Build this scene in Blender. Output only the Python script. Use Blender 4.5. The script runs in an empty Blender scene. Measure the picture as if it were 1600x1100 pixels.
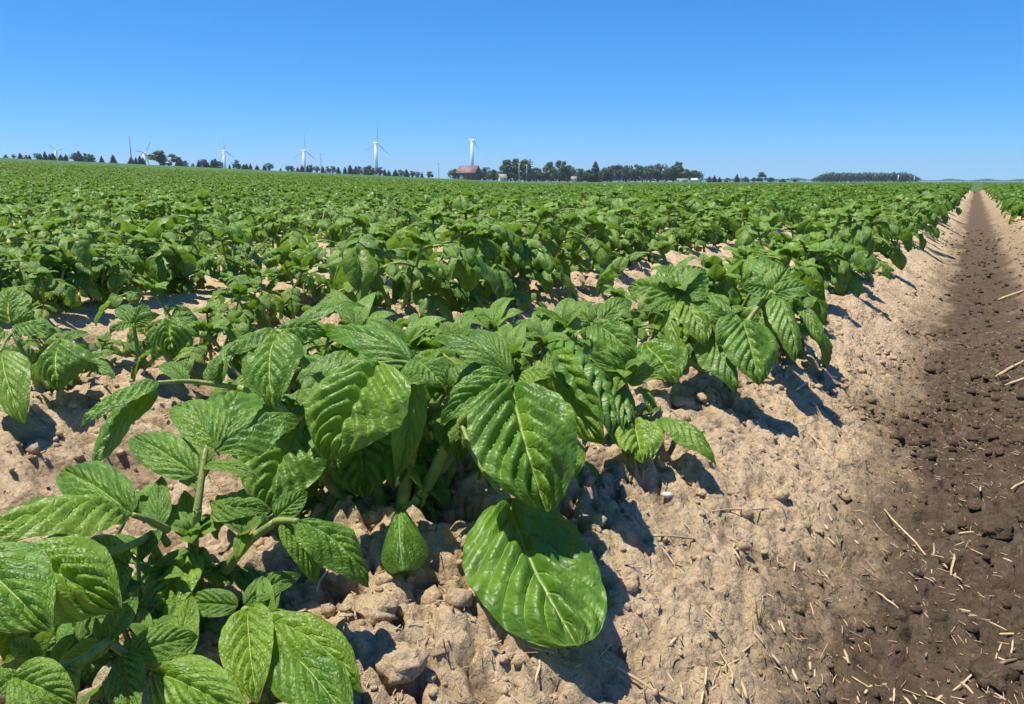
import bpy, math, random
import numpy as np
from mathutils import Vector, Matrix

SC = bpy.context.scene
COL = SC.collection
R = math.radians
rng = random.Random(7)
nrg = np.random.default_rng(7)

# ------------------------------------------------------------------ camera
CAM_H = 0.37
PITCH, YAW = R(12.478), R(30.494)
FPX = 1202.0                                   # focal length in photo pixels (1600 wide)
cam_data = bpy.data.cameras.new('camera')
cam = bpy.data.objects.new('camera', cam_data); COL.objects.link(cam)
cam.location = (0, 0, CAM_H)
cam.rotation_euler = (R(90) - PITCH, 0, YAW)
cam_data.sensor_width = 36.0
cam_data.lens = 36.0 * FPX / 1600.0
cam_data.clip_start = 0.02
cam_data.clip_end = 20000
SC.camera = cam

# ------------------------------------------------------------------ sky, sun, exposure
SUN_EL = R(73)
SUN_AZ_LEFT = R(118)                           # measured from +Y towards -X
world = bpy.data.worlds.new('World'); SC.world = world
world.use_nodes = True
nt = world.node_tree; nt.nodes.clear()
sky = nt.nodes.new('ShaderNodeTexSky'); sky.sky_type = 'NISHITA'
sky.sun_disc = False
sky.sun_elevation = SUN_EL
sky.sun_rotation = -SUN_AZ_LEFT
sky.altitude = 300; sky.air_density = 0.6; sky.dust_density = 0.0; sky.ozone_density = 10.0
SKY_K = 0.08
bg = nt.nodes.new('ShaderNodeBackground'); bg.inputs['Strength'].default_value = SKY_K
wo = nt.nodes.new('ShaderNodeOutputWorld')
sp_ = nt.nodes.new('ShaderNodeSeparateColor'); cb_ = nt.nodes.new('ShaderNodeCombineColor')
nt.links.new(sky.outputs[0], sp_.inputs[0])
for k, (g_, a_) in enumerate(((1.42, 0.93), (0.84, 0.89), (0.60, 1.02))):   # a clear, saturated summer sky
    m1 = nt.nodes.new('ShaderNodeMath'); m1.operation = 'MULTIPLY'; m1.inputs[1].default_value = SKY_K
    m2 = nt.nodes.new('ShaderNodeMath'); m2.operation = 'POWER'; m2.inputs[1].default_value = g_
    m3 = nt.nodes.new('ShaderNodeMath'); m3.operation = 'MULTIPLY'; m3.inputs[1].default_value = a_ / SKY_K
    nt.links.new(sp_.outputs[k], m1.inputs[0]); nt.links.new(m1.outputs[0], m2.inputs[0]); nt.links.new(m2.outputs[0], m3.inputs[0])
    nt.links.new(m3.outputs[0], cb_.inputs[k])
nt.links.new(cb_.outputs[0], bg.inputs[0])
nt.links.new(bg.outputs[0], wo.inputs[0])
sd = bpy.data.lights.new('sun', 'SUN'); sd.energy = 5.0; sd.angle = R(0.53); sd.color = (1.0, 0.945, 0.83)
sun = bpy.data.objects.new('sun', sd); COL.objects.link(sun)
sun_dir = Vector((-math.sin(SUN_AZ_LEFT) * math.cos(SUN_EL), math.cos(SUN_AZ_LEFT) * math.cos(SUN_EL), math.sin(SUN_EL)))
sun.rotation_euler = sun_dir.to_track_quat('Z', 'Y').to_euler()
sun.location = (0, 0, 50)
vs = SC.view_settings
vs.view_transform = 'Standard'; vs.look = 'None'; vs.exposure = 0.65; vs.gamma = 1.0; vs.use_curve_mapping = False

# ------------------------------------------------------------------ geometry of the view, used to survey the place
CY, SY, CP, SP = math.cos(YAW), math.sin(YAW), math.cos(PITCH), math.sin(PITCH)
C0 = np.array([0, 0, CAM_H])
RT = np.array([CY, SY, 0.0]); FW = np.array([-SY * CP, CY * CP, -SP]); UP = np.cross(RT, FW)


def P(px, py, d):
    """world point seen at photo pixel (px,py) at depth d metres"""
    return C0 + d * (FW + RT * (px - 800) / FPX - UP * (py - 550) / FPX)


# ------------------------------------------------------------------ noise
def _h(ix, iy, s):
    n = (ix.astype(np.int64) * 374761393 + iy.astype(np.int64) * 668265263 + s * 982451653) & 0x7fffffff
    n = ((n ^ (n >> 13)) * 1274126177) & 0x7fffffff
    n = (n ^ (n >> 16)) & 0x7fffffff
    n = (n * 1103515245 + 12345) & 0x7fffffff
    return (n >> 7) % 65536 / 65536.0


def perlin(x, y, s=0):
    x0 = np.floor(x); y0 = np.floor(y); fx = x - x0; fy = y - y0
    u = fx * fx * fx * (fx * (fx * 6 - 15) + 10); v = fy * fy * fy * (fy * (fy * 6 - 15) + 10)

    def g(dx, dy):
        a = _h(x0 + dx, y0 + dy, s) * 2 * np.pi
        return np.cos(a) * (fx - dx) + np.sin(a) * (fy - dy)
    a = g(0, 0) * (1 - u) + g(1, 0) * u
    b = g(0, 1) * (1 - u) + g(1, 1) * u
    return (a * (1 - v) + b * v) * 1.4


def worley(x, y, s=0):
    x0 = np.floor(x); y0 = np.floor(y)
    f1 = np.full(x.shape, 9.0); f2 = np.full(x.shape, 9.0); cid = np.zeros(x.shape)
    for dx in (-1, 0, 1):
        for dy in (-1, 0, 1):
            cx = x0 + dx; cy = y0 + dy
            px = cx + _h(cx, cy, s); py = cy + _h(cx, cy, s + 1)
            d = np.hypot(px - x, py - y)
            near = d < f1
            f2 = np.where(near, f1, np.minimum(f2, d))
            cid = np.where(near, _h(cx, cy, s + 2), cid)
            f1 = np.where(near, d, f1)
    return f1, f2, cid


def sstep(a, b, t):
    t = np.clip((t - a) / (b - a), 0, 1)
    return t * t * (3 - 2 * t)


# ------------------------------------------------------------------ terrain
ROW = 0.93
HILL_S, HILL_A = 0.047, R(28)


def hill_z(x, y):
    r = np.hypot(x, y)
    th = np.arctan2(-x, y)
    a = np.clip(np.sin(th - HILL_A), 0, None)
    a = np.where(a > 0, np.sqrt(a * a + 0.0016) - 0.04, 0)
    a = np.where(th > R(118), np.minimum(a, 1.0), a)
    re = np.where(r < 420, r, 420 * (1 - sstep(430, 1000, r)))
    near = sstep(4, 45, r)
    return HILL_S * a * re * near


def ridge_z(x):
    xx = np.where(x > 0, x * 0.78, x)
    k = np.abs((xx / ROW) - np.round(xx / ROW)) * 2        # 0 furrow .. 1 ridge crest
    deep = np.where(np.abs(x) < ROW / 2, 0.160, 0.115)
    far = 1 - sstep(14, 40, np.abs(x))
    return -deep * (1 - sstep(0.02, 0.86, k)) * far - 0.1 * (1 - far)


def base_z(x, y):
    return hill_z(x, y) + ridge_z(x)


def moist_at(x, y):
    """1 in the damp trodden furrow, 0 on the dry ridges"""
    n = perlin(x * 5, y * 3, 31) * 0.05 + perlin(x * 17, y * 13, 32) * 0.03
    m = sstep(-0.085, -0.005, x + n) * (1 - sstep(0.14, 0.27, x + n))
    mid = sstep(-0.21, -0.10, x + n) * (1 - sstep(0.32, 0.58, x + n))
    return np.clip(0.42 * m + 0.58 * mid, 0, 1)


def micro_z(x, y, sp=None):
    """lumps, crumbs and pits of the soil; sp = local mesh spacing"""
    if sp is None:
        sp = np.full(np.shape(x), 0.004)

    def att(scale):
        return np.clip(1.6 - 2.2 * sp / scale, 0, 1)
    xx = np.where(x > 0, x * 0.78, x)
    k = np.abs((xx / ROW) - np.round(xx / ROW)) * 2
    flank = np.where((x > -0.36) & (x < 0.3), 1 - sstep(0.50, 0.80, k), 0)
    rough = 1 - 0.55 * flank                       # the flank by the furrow is smeared smooth
    z = perlin(x * 4.3, y * 3.1, 1) * 0.016 * att(0.25)
    z += perlin(x * 11, y * 9, 2) * 0.012 * att(0.1) * rough
    wx = x + perlin(x * 20, y * 20, 3) * 0.012; wy = y + perlin(x * 20, y * 20, 4) * 0.012
    f1, f2, c = worley(wx * 17, wy * 17, 5)
    e = f2 - f1
    z += ((c - 0.5) * 0.022 * sstep(0.0, 0.22, e) + (0.6 - f1) * 0.014 * (c > 0.45) - 0.010 * (1 - sstep(0.0, 0.10, e))) * att(0.06) * rough
    f1, f2, c = worley(wx * 44 + 0.3 * perlin(x * 60, y * 60, 8), wy * 44, 9)
    e = f2 - f1
    z += ((c - 0.5) * 0.013 * sstep(0.0, 0.2, e) + (0.6 - f1) * 0.006 * c - 0.005 * (1 - sstep(0.0, 0.14, e))) * att(0.024) * rough
    f1, f2, c = worley(wx * 95, wy * 95, 19)
    z += ((c - 0.5) * 0.007 + (0.6 - f1) * 0.004 * c) * att(0.010) * (0.45 + 0.55 * rough)
    n = perlin(x * 33, y * 27, 12) + 0.5 * perlin(x * 70, y * 64, 13)
    z -= 0.020 * sstep(0.26, 0.50, n) * att(0.03) * rough
    z += perlin(x * 60, y * 60, 14) * 0.0028 * att(0.016)
    # streaks along the smeared flank
    z += flank * perlin(x * 60 + y * 14, y * 9, 15) * 0.004 * att(0.02)
    return z


def soil_z(x, y):
    x = np.asarray(x, float); y = np.asarray(y, float)
    return base_z(x, y) + micro_z(x, y)


def on_soil(px, py):
    """soil point seen at photo pixel"""
    d = FW + RT * (px - 800) / FPX - UP * (py - 550) / FPX
    t = 0.25
    for step, f_ in ((0.004, lambda x, y: float(base_z(np.array(x), np.array(y))) + 0.03), (0.0015, lambda x, y: float(soil_z(x, y)))):
        while t < 400:
            q = C0 + d * t
            if q[2] < f_(q[0], q[1]):
                break
            t += step * max(1, t)
    return C0 + d * t, t


# ------------------------------------------------------------------ mesh and object helpers
def mesh_np(name, verts, faces, uvs=None, attrs=None, smooth=True, mats=None, mat_idx=None):
    """verts (n,3); faces: (m,4) or (m,3) array or list of arrays; uvs per vertex (n,2); attrs {name: per-vertex floats}"""
    if not isinstance(faces, list):
        faces = [faces]
    me = bpy.data.meshes.new(name)
    verts = np.asarray(verts, np.float32)
    me.vertices.add(len(verts)); me.vertices.foreach_set('co', verts.ravel())
    idx = np.concatenate([np.asarray(f, np.int32).ravel() for f in faces])
    tot = np.concatenate([np.full(len(f), np.asarray(f).shape[1], np.int32) for f in faces])
    start = np.concatenate([[0], np.cumsum(tot)[:-1]]).astype(np.int32)
    me.loops.add(len(idx)); me.loops.foreach_set('vertex_index', idx)
    me.polygons.add(len(tot)); me.polygons.foreach_set('loop_start', start); me.polygons.foreach_set('loop_total', tot)
    if mat_idx is not None:
        me.polygons.foreach_set('material_index', np.asarray(mat_idx, np.int32))
    if smooth:
        me.polygons.foreach_set('use_smooth', np.ones(len(tot), bool))
    if uvs is not None:
        l = me.uv_layers.new(name='UVMap')
        l.data.foreach_set('uv', np.asarray(uvs, np.float32)[idx].ravel())
    if attrs:
        for k, v in attrs.items():
            a = me.attributes.new(k, 'FLOAT', 'POINT'); a.data.foreach_set('value', np.asarray(v, np.float32))
    me.update(calc_edges=True)
    me.validate()
    for m in (mats or []):
        me.materials.append(m)
    return me


def obj(name, me, parent=None, loc=None, mat=None):
    o = bpy.data.objects.new(name, me); COL.objects.link(o)
    if parent is not None:
        o.parent = parent
    if loc is not None:
        o.location = loc
    if mat is not None and me is not None:
        me.materials.append(mat)
    return o


def tag(o, label=None, cat=None, group=None, kind=None):
    if label: o['label'] = label
    if cat: o['category'] = cat
    if group: o['group'] = group
    if kind: o['kind'] = kind
    return o


def empty(name, loc, rz=0):
    o = bpy.data.objects.new(name, None); COL.objects.link(o)
    o.location = loc; o.rotation_euler = (0, 0, rz); o.empty_display_size = 0.05
    return o


class MB:
    """collects simple shapes into one mesh"""
    def __init__(s): s.v = []; s.f4 = []; s.f3 = []; s.n = 0; s.uv = []; s.tint = []

    def add(s, v, f4=None, f3=None, uv=None, tint=0.0):
        v = np.asarray(v, float)
        if f4 is not None and len(f4): s.f4.append(np.asarray(f4) + s.n)
        if f3 is not None and len(f3): s.f3.append(np.asarray(f3) + s.n)
        s.v.append(v); s.n += len(v)
        s.uv.append(uv if uv is not None else np.zeros((len(v), 2)))
        s.tint.append(np.full(len(v), tint))

    def tube(s, pts, rad, n=7, cap=True, tint=0.0):
        pts = np.asarray(pts, float); m = len(pts)
        rad = np.broadcast_to(np.asarray(rad, float), (m,))
        tg = np.gradient(pts, axis=0); tg /= np.linalg.norm(tg, axis=1)[:, None] + 1e-12
        ref = np.array([0.13, 0.31, 1.0]) if abs(tg[0][2]) < 0.9 else np.array([1.0, 0.2, 0.1])
        a = np.cross(tg, ref); a /= np.linalg.norm(a, axis=1)[:, None]
        b = np.cross(tg, a)
        th = np.linspace(0, 2 * np.pi, n, endpoint=False)
        v = pts[:, None] + rad[:, None, None] * (a[:, None] * np.cos(th)[None, :, None] + b[:, None] * np.sin(th)[None, :, None])
        i = np.arange(m - 1)[:, None] * n; j = np.arange(n)[None]; k = (j + 1) % n
        f = np.stack([i + j, i + k, i + n + k, i + n + j], -1).reshape(-1, 4)
        v = v.reshape(-1, 3)
        f3 = None
        if cap:
            v = np.vstack([v, pts[0], pts[-1]])
            c0, c1 = m * n, m * n + 1
            jj = np.arange(n); kk = (jj + 1) % n
            f3 = np.vstack([np.stack([kk, jj, np.full(n, c0)], -1), np.stack([(m - 1) * n + jj, (m - 1) * n + kk, np.full(n, c1)], -1)])
        s.add(v, f, f3, tint=tint)

    def box(s, c, size, rz=0):
        x, y, z = np.array(size) / 2
        v = np.array([[-x, -y, -z], [x, -y, -z], [x, y, -z], [-x, y, -z], [-x, -y, z], [x, -y, z], [x, y, z], [-x, y, z]])
        cc, ss = math.cos(rz), math.sin(rz)
        v = v @ np.array([[cc, ss, 0], [-ss, cc, 0], [0, 0, 1]]) + np.array(c)
        s.add(v, [[0, 3, 2, 1], [4, 5, 6, 7], [0, 1, 5, 4], [1, 2, 6, 5], [2, 3, 7, 6], [3, 0, 4, 7]])

    def mesh(s, name, mat, smooth=True, attrs=False):
        fs = []
        if s.f4: fs.append(np.vstack(s.f4))
        if s.f3: fs.append(np.vstack(s.f3))
        return mesh_np(name, np.vstack(s.v), fs, np.vstack(s.uv), {'tint': np.concatenate(s.tint)} if attrs else None, smooth, [mat] if mat else None)


# ------------------------------------------------------------------ materials
def newmat(name):
    m = bpy.data.materials.new(name); m.use_nodes = True
    t = m.node_tree; t.nodes.clear()
    return m, t


class N:
    """small node-graph writer"""
    def __init__(s, t): s.t = t

    def node(s, ty, **kw):
        n = s.t.nodes.new(ty)
        for k, v in kw.items(): setattr(n, k, v)
        return n

    def put(s, sock, v):
        if v is None: return
        if hasattr(v, 'links'): s.t.links.new(v, sock)
        else: sock.default_value = v

    def math(s, op, a, b=None, c=None, clamp=False):
        n = s.node('ShaderNodeMath', operation=op, use_clamp=clamp)
        s.put(n.inputs[0], a); s.put(n.inputs[1], b); s.put(n.inputs[2], c)
        return n.outputs[0]

    def mix(s, f, a, b, blend='MIX'):
        n = s.node('ShaderNodeMix', data_type='RGBA', blend_type=blend)
        s.put(n.inputs[0], f)
        s.put(n.inputs[6], a if hasattr(a, 'links') else (*a, 1)); s.put(n.inputs[7], b if hasattr(b, 'links') else (*b, 1))
        return n.outputs[2]

    def ramp(s, f, a, b, lo=0.0, hi=1.0):
        n = s.node('ShaderNodeMapRange', interpolation_type='SMOOTHSTEP')
        s.put(n.inputs[0], f); s.put(n.inputs[1], a); s.put(n.inputs[2], b); s.put(n.inputs[3], lo); s.put(n.inputs[4], hi)
        return n.outputs[0]

    def noise(s, vec, scale, detail=4.0, rough=0.55, dist=0.0):
        n = s.node('ShaderNodeTexNoise')
        s.put(n.inputs['Vector'], vec); n.inputs['Scale'].default_value = scale; n.inputs['Detail'].default_value = detail
        n.inputs['Roughness'].default_value = rough; n.inputs['Distortion'].default_value = dist
        return n.outputs['Fac']

    def voro(s, vec, scale, feature='DISTANCE_TO_EDGE'):
        n = s.node('ShaderNodeTexVoronoi', feature=feature)
        s.put(n.inputs['Vector'], vec); n.inputs['Scale'].default_value = scale
        return n.outputs['Distance']

    def bump(s, h, dist, strength=1.0, normal=None):
        n = s.node('ShaderNodeBump'); n.inputs['Strength'].default_value = strength; n.inputs['Distance'].default_value = dist
        s.put(n.inputs['Height'], h)
        if normal is not None: s.put(n.inputs['Normal'], normal)
        return n.outputs[0]

    def pbr(s, col, rough, spec=0.5, normal=None):
        n = s.node('ShaderNodeBsdfPrincipled')
        s.put(n.inputs['Base Color'], col if hasattr(col, 'links') else (*col, 1)); s.put(n.inputs['Roughness'], rough)
        n.inputs['Specular IOR Level'].default_value = spec
        if normal is not None: s.put(n.inputs['Normal'], normal)
        return n.outputs[0]

    def out(s, sh):
        o = s.node('ShaderNodeOutputMaterial'); s.t.links.new(sh, o.inputs[0])


def coords(g, kind='Object'):
    return g.node('ShaderNodeTexCoord').outputs[kind]


NVEIN = 7.0
VSLOPE = 0.40


def leaf_material(name, young=0.0, detail=True):
    m, t = newmat(name); g = N(t)
    uv = g.node('ShaderNodeUVMap', uv_map='UVMap').outputs[0]
    sep = g.node('ShaderNodeSeparateXYZ'); t.links.new(uv, sep.inputs[0])
    au = g.math('ABSOLUTE', g.math('MULTIPLY_ADD', sep.outputs[0], 2.0, -1.0))
    v = sep.outputs[1]
    rnd = g.node('ShaderNodeObjectInfo').outputs['Random']
    tint = g.node('ShaderNodeAttribute', attribute_name='tint').outputs['Fac']
    tt = g.math('FRACT', g.math('ADD', rnd, tint))
    off = g.node('ShaderNodeVectorMath', operation='ADD')
    t.links.new(uv, off.inputs[0])
    cmb = g.node('ShaderNodeCombineXYZ'); t.links.new(g.math('MULTIPLY', tt, 37.0), cmb.inputs[2]); t.links.new(cmb.outputs[0], off.inputs[1])
    p = off.outputs[0]
    big = g.noise(p, 3.2, 3.0)
    # veins: midrib and laterals rising towards the tip
    wob = g.math('MULTIPLY_ADD', g.noise(p, 5.0, 2.0), 0.03, -0.015)
    s_ = g.math('ADD', g.math('MULTIPLY_ADD', au, -VSLOPE, v), wob)
    saw = g.math('ABSOLUTE', g.math('SUBTRACT', g.math('FRACT', g.math('MULTIPLY', s_, NVEIN)), 0.5))
    lat = g.ramp(saw, 0.425, 0.495)
    lat = g.math('MULTIPLY', lat, g.ramp(au, 0.98, 0.35))
    mid = g.ramp(au, 0.042, 0.012)
    # the colour of the blade
    c = g.mix(g.ramp(big, 0.3, 0.7), (0.092, 0.190, 0.012), (0.145, 0.265, 0.020))
    c = g.mix(g.ramp(tt, 0.0, 1.0), c, (0.220, 0.330, 0.026)) if young < 0.5 else g.mix(g.ramp(tt, 0.0, 1.0), c, (0.175, 0.31, 0.040))
    c2 = g.mix(g.ramp(tt, 0.55, 1.0, 0.0, 0.6), g.mix(g.ramp(big, 0.3, 0.7), (0.062, 0.150, 0.011), (0.130, 0.252, 0.018)), c)
    c = c2 if young < 0.5 else c
    c = g.mix(g.math('MULTIPLY', lat, 0.62), c, (0.24, 0.38, 0.06))
    c = g.mix(g.math('MULTIPLY', mid, 0.72), c, (0.34, 0.46, 0.12))
    back = g.node('ShaderNodeNewGeometry').outputs['Backfacing']
    c = g.mix(g.math('MULTIPLY', back, 0.75), c, (0.095, 0.19, 0.06))
    normal = None
    if detail:
        wp = g.node('ShaderNodeVectorMath', operation='MULTIPLY_ADD')
        sc_uv = g.node('ShaderNodeVectorMath', operation='MULTIPLY'); t.links.new(p, sc_uv.inputs[0]); sc_uv.inputs[1].default_value = (0.68, 1.0, 1.0)
        nz = g.node('ShaderNodeTexNoise'); nz.inputs['Scale'].default_value = 9.0; t.links.new(p, nz.inputs['Vector'])
        t.links.new(nz.outputs['Color'], wp.inputs[0]); wp.inputs[1].default_value = (0.03, 0.03, 0.03); t.links.new(sc_uv.outputs[0], wp.inputs[2])
        h1 = g.voro(wp.outputs[0], 21.0)
        cell = g.ramp(h1, 0.0, 0.30)
        fine = g.noise(p, 120.0, 2.0)
        h = g.math('ADD', g.math('MULTIPLY', cell, 0.42), g.math('MULTIPLY', fine, 0.16))
        h = g.math('SUBTRACT', h, g.math('MULTIPLY', g.math('MAXIMUM', lat, mid), 1.0))
        normal = g.bump(h, 0.0013, 0.75)
        c = g.mix(g.ramp(h1, 0.06, 0.0, 0.0, 0.16), c, (0.12, 0.27, 0.045))
    c = g.mix(g.ramp(g.noise(p, 11.0, 3.0), 0.68, 0.76, 0.0, 0.40), c, (0.26, 0.27, 0.05))
    if not detail: c = g.mix(1.0, c, (0.66, 0.74, 0.95), 'MULTIPLY')  # low-detail far leaves: colour darkened to stand in for missing fine self-shadow
    rough = g.math('MULTIPLY_ADD', big, 0.14, 0.37)
    sh = g.pbr(c, rough, 0.52 if detail else 0.32, normal)
    tr = g.node('ShaderNodeBsdfTranslucent')
    tc = g.mix(0.5, c, (0.45, 0.74, 0.02))
    tc = g.mix(g.math('MULTIPLY', g.math('MAXIMUM', mid, g.math('MULTIPLY', lat, 0.5)), 0.6), tc, (0.05, 0.13, 0.01))
    t.links.new(tc, tr.inputs[0])
    if normal is not None: t.links.new(normal, tr.inputs[1])
    mx = g.node('ShaderNodeMixShader'); mx.inputs[0].default_value = 0.30
    t.links.new(sh, mx.inputs[1]); t.links.new(tr.outputs[0], mx.inputs[2])
    g.out(mx.outputs[0])
    return m


M = {}
M['leaf'] = leaf_material('potato_leaf')
M['leaf_young'] = leaf_material('young_potato_leaf', 1.0)
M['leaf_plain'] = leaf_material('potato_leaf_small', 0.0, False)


def stem_material():
    m, t = newmat('potato_stem'); g = N(t); co = coords(g)
    n = g.noise(co, 60, 3)
    rnd = g.node('ShaderNodeObjectInfo').outputs['Random']
    c = g.mix(g.ramp(n, 0.3, 0.75), (0.13, 0.22, 0.04), (0.27, 0.34, 0.07))
    c = g.mix(g.ramp(rnd, 0.5, 1.0, 0, 0.35), c, (0.20, 0.14, 0.07))
    g.out(g.pbr(c, 0.5, 0.4, g.bump(g.noise(co, 300, 2), 0.0006)))
    return m


M['stem'] = stem_material()


def soil_material():
    m, t = newmat('tilled_soil'); g = N(t); co = coords(g)
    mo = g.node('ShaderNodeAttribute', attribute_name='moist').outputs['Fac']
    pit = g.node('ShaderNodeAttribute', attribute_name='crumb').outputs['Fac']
    grn = g.node('ShaderNodeAttribute', attribute_name='sward').outputs['Fac']
    n1 = g.noise(co, 3.0, 5); n2 = g.noise(co, 34, 5, 0.65); n3 = g.noise(co, 260, 4, 0.7); n4 = g.noise(co, 900, 2, 0.6)
    dry = g.mix(g.ramp(n2, 0.25, 0.75), (0.45, 0.325, 0.190), (0.63, 0.475, 0.300))
    dry = g.mix(g.ramp(n1, 0.35, 0.7, 0.0, 0.35), dry, (0.62, 0.47, 0.31))
    dry = g.mix(g.ramp(n3, 0.56, 0.72, 0.0, 0.5), dry, (0.24, 0.155, 0.095))
    dry = g.mix(g.ramp(n4, 0.6, 0.75, 0.0, 0.35), dry, (0.62, 0.48, 0.31))
    wet = g.mix(g.ramp(n2, 0.3, 0.75), (0.072, 0.050, 0.032), (0.150, 0.108, 0.074))
    wet = g.mix(g.ramp(n3, 0.62, 0.75, 0.0, 0.45), wet, (0.25, 0.19, 0.13))
    mm = g.math('ADD', mo, g.math('MULTIPLY', g.math('ADD', g.math('SUBTRACT', n2, 0.5), g.math('MULTIPLY', g.math('SUBTRACT', n3, 0.5), 0.5)), 0.95), clamp=True)
    c = g.mix(g.ramp(mm, 0.06, 0.94), dry, wet)
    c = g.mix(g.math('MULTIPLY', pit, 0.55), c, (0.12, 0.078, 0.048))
    far = g.mix(g.ramp(n1, 0.3, 0.7), (0.045, 0.10, 0.022), (0.07, 0.135, 0.03))
    c = g.mix(grn, c, far)
    # fibres and chaff pressed into the surface
    mp = g.node('ShaderNodeMapping'); mp.inputs['Scale'].default_value = (260, 40, 60); mp.inputs['Rotation'].default_value = (0, 0, R(22))
    t.links.new(co, mp.inputs[0])
    fb = g.noise(mp.outputs[0], 1.0, 3, 0.6, 0.6)
    near = g.math('SUBTRACT', 1.0, grn)
    c = g.mix(g.math('MULTIPLY', g.ramp(fb, 0.62, 0.74, 0.0, 0.42), near), c, (0.40, 0.30, 0.19))
    h = g.math('ADD', g.math('MULTIPLY', n3, 1.0), g.math('MULTIPLY', n4, 0.4))
    h = g.math('ADD', h, g.math('MULTIPLY', fb, 0.6))
    nb = g.bump(g.math('ADD', g.noise(co, 95, 6, 0.68), g.math('MULTIPLY', g.math('SUBTRACT', 0.7, g.voro(co, 120.0, 'F1')), 0.7)), 0.009, 0.9)
    g.out(g.pbr(c, g.ramp(mo, 0, 1, 0.95, 0.82), 0.05, g.bump(h, 0.0030, 0.9, nb)))
    return m


M['soil'] = soil_material()


def straw_material():
    m, t = newmat('dry_straw'); g = N(t); co = coords(g)
    rnd = g.node('ShaderNodeObjectInfo').outputs['Random']
    tint = g.node('ShaderNodeAttribute', attribute_name='tint').outputs['Fac']
    tt = g.math('FRACT', g.math('ADD', rnd, tint))
    c = g.mix(tt, (0.50, 0.37, 0.20), (0.36, 0.26, 0.155))
    c = g.mix(g.ramp(tt, 0.85, 0.9), c, (0.16, 0.11, 0.07))
    c = g.mix(g.ramp(g.noise(co, 90, 3), 0.45, 0.7, 0, 0.6), c, (0.70, 0.58, 0.38))
    g.out(g.pbr(c, 0.6, 0.35))
    return m


M['straw'] = straw_material()


def flat(name, col, rough=0.7, var=0.25, scale=1.0, spec=0.3):
    m, t = newmat(name); g = N(t); co = coords(g)
    n = g.noise(co, scale, 4)
    a = tuple(x * (1 - var) for x in col); b = tuple(min(1, x * (1 + var)) for x in col)
    g.out(g.pbr(g.mix(g.ramp(n, 0.3, 0.7), a, b), rough, spec, g.bump(n, 0.02 / scale, 0.3)))
    return m


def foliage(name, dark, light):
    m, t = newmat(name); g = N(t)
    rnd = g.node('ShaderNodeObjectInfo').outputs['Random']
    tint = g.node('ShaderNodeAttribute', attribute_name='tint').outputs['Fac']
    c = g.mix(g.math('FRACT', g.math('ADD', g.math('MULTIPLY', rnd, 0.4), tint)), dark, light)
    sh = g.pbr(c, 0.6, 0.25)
    tr = g.node('ShaderNodeBsdfTranslucent'); t.links.new(c, tr.inputs[0])
    mx = g.node('ShaderNodeMixShader'); mx.inputs[0].default_value = 0.2
    t.links.new(sh, mx.inputs[1]); t.links.new(tr.outputs[0], mx.inputs[2])
    g.out(mx.outputs[0])
    return m


M['spruce'] = foliage('spruce_needles', (0.052, 0.100, 0.078), (0.085, 0.145, 0.105))
M['broadleaf'] = foliage('broadleaf_crown', (0.055, 0.105, 0.048), (0.11, 0.175, 0.07))
M['greyleaf'] = foliage('grey_broadleaf_crown', (0.08, 0.110, 0.075), (0.13, 0.165, 0.105))
M['redleaf'] = foliage('purple_shrub', (0.06, 0.035, 0.035), (0.10, 0.055, 0.05))
M['wood'] = foliage('far_wood', (0.042, 0.092, 0.052), (0.08, 0.14, 0.068))
M['bark'] = flat('bark', (0.11, 0.085, 0.065), 0.9, 0.3, 3)
M['white'] = flat('white_steel', (0.84, 0.85, 0.86), 0.4, 0.03, 0.2, 0.5)
M['blade'] = flat('grey_white_blade', (0.70, 0.72, 0.74), 0.45, 0.03, 0.2)
M['pole'] = flat('weathered_pole', (0.20, 0.18, 0.17), 0.8, 0.2, 2)
M['palepole'] = flat('pale_pole', (0.62, 0.60, 0.56), 0.7, 0.1, 2)
M['redroof'] = flat('red_roofing', (0.20, 0.135, 0.12), 0.6, 0.2, 0.6)
M['barnwall'] = flat('weathered_barn_boards', (0.17, 0.085, 0.072), 0.8, 0.25, 0.8)
M['whitewall'] = flat('white_siding', (0.78, 0.76, 0.73), 0.6, 0.05, 0.5)
M['greyroof'] = flat('grey_shingles', (0.25, 0.23, 0.23), 0.8, 0.15, 1)
M['darkglass'] = flat('dark_window_glass', (0.03, 0.035, 0.04), 0.1, 0.1, 1, 0.6)
M['quartz'] = flat('pale_stone', (0.60, 0.56, 0.50), 0.6, 0.1, 120)
M['grass'] = foliage('grass_blade', (0.06, 0.13, 0.02), (0.10, 0.2, 0.03))

# ------------------------------------------------------------------ the ground: one sheet to the horizon


def axis(segs, grow, end):
    """segs: [(stop, step)...] from the first stop; then spacing grows by the factor until end"""
    a = [segs[0][0]]
    for stop, step in segs[1:]:
        n = max(1, round((stop - a[-1]) / step))
        a += list(np.linspace(a[-1], stop, n + 1)[1:])
    st = a[-1] - a[-2]
    while a[-1] < end:
        st *= grow; a.append(a[-1] + st)
    return a


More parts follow.
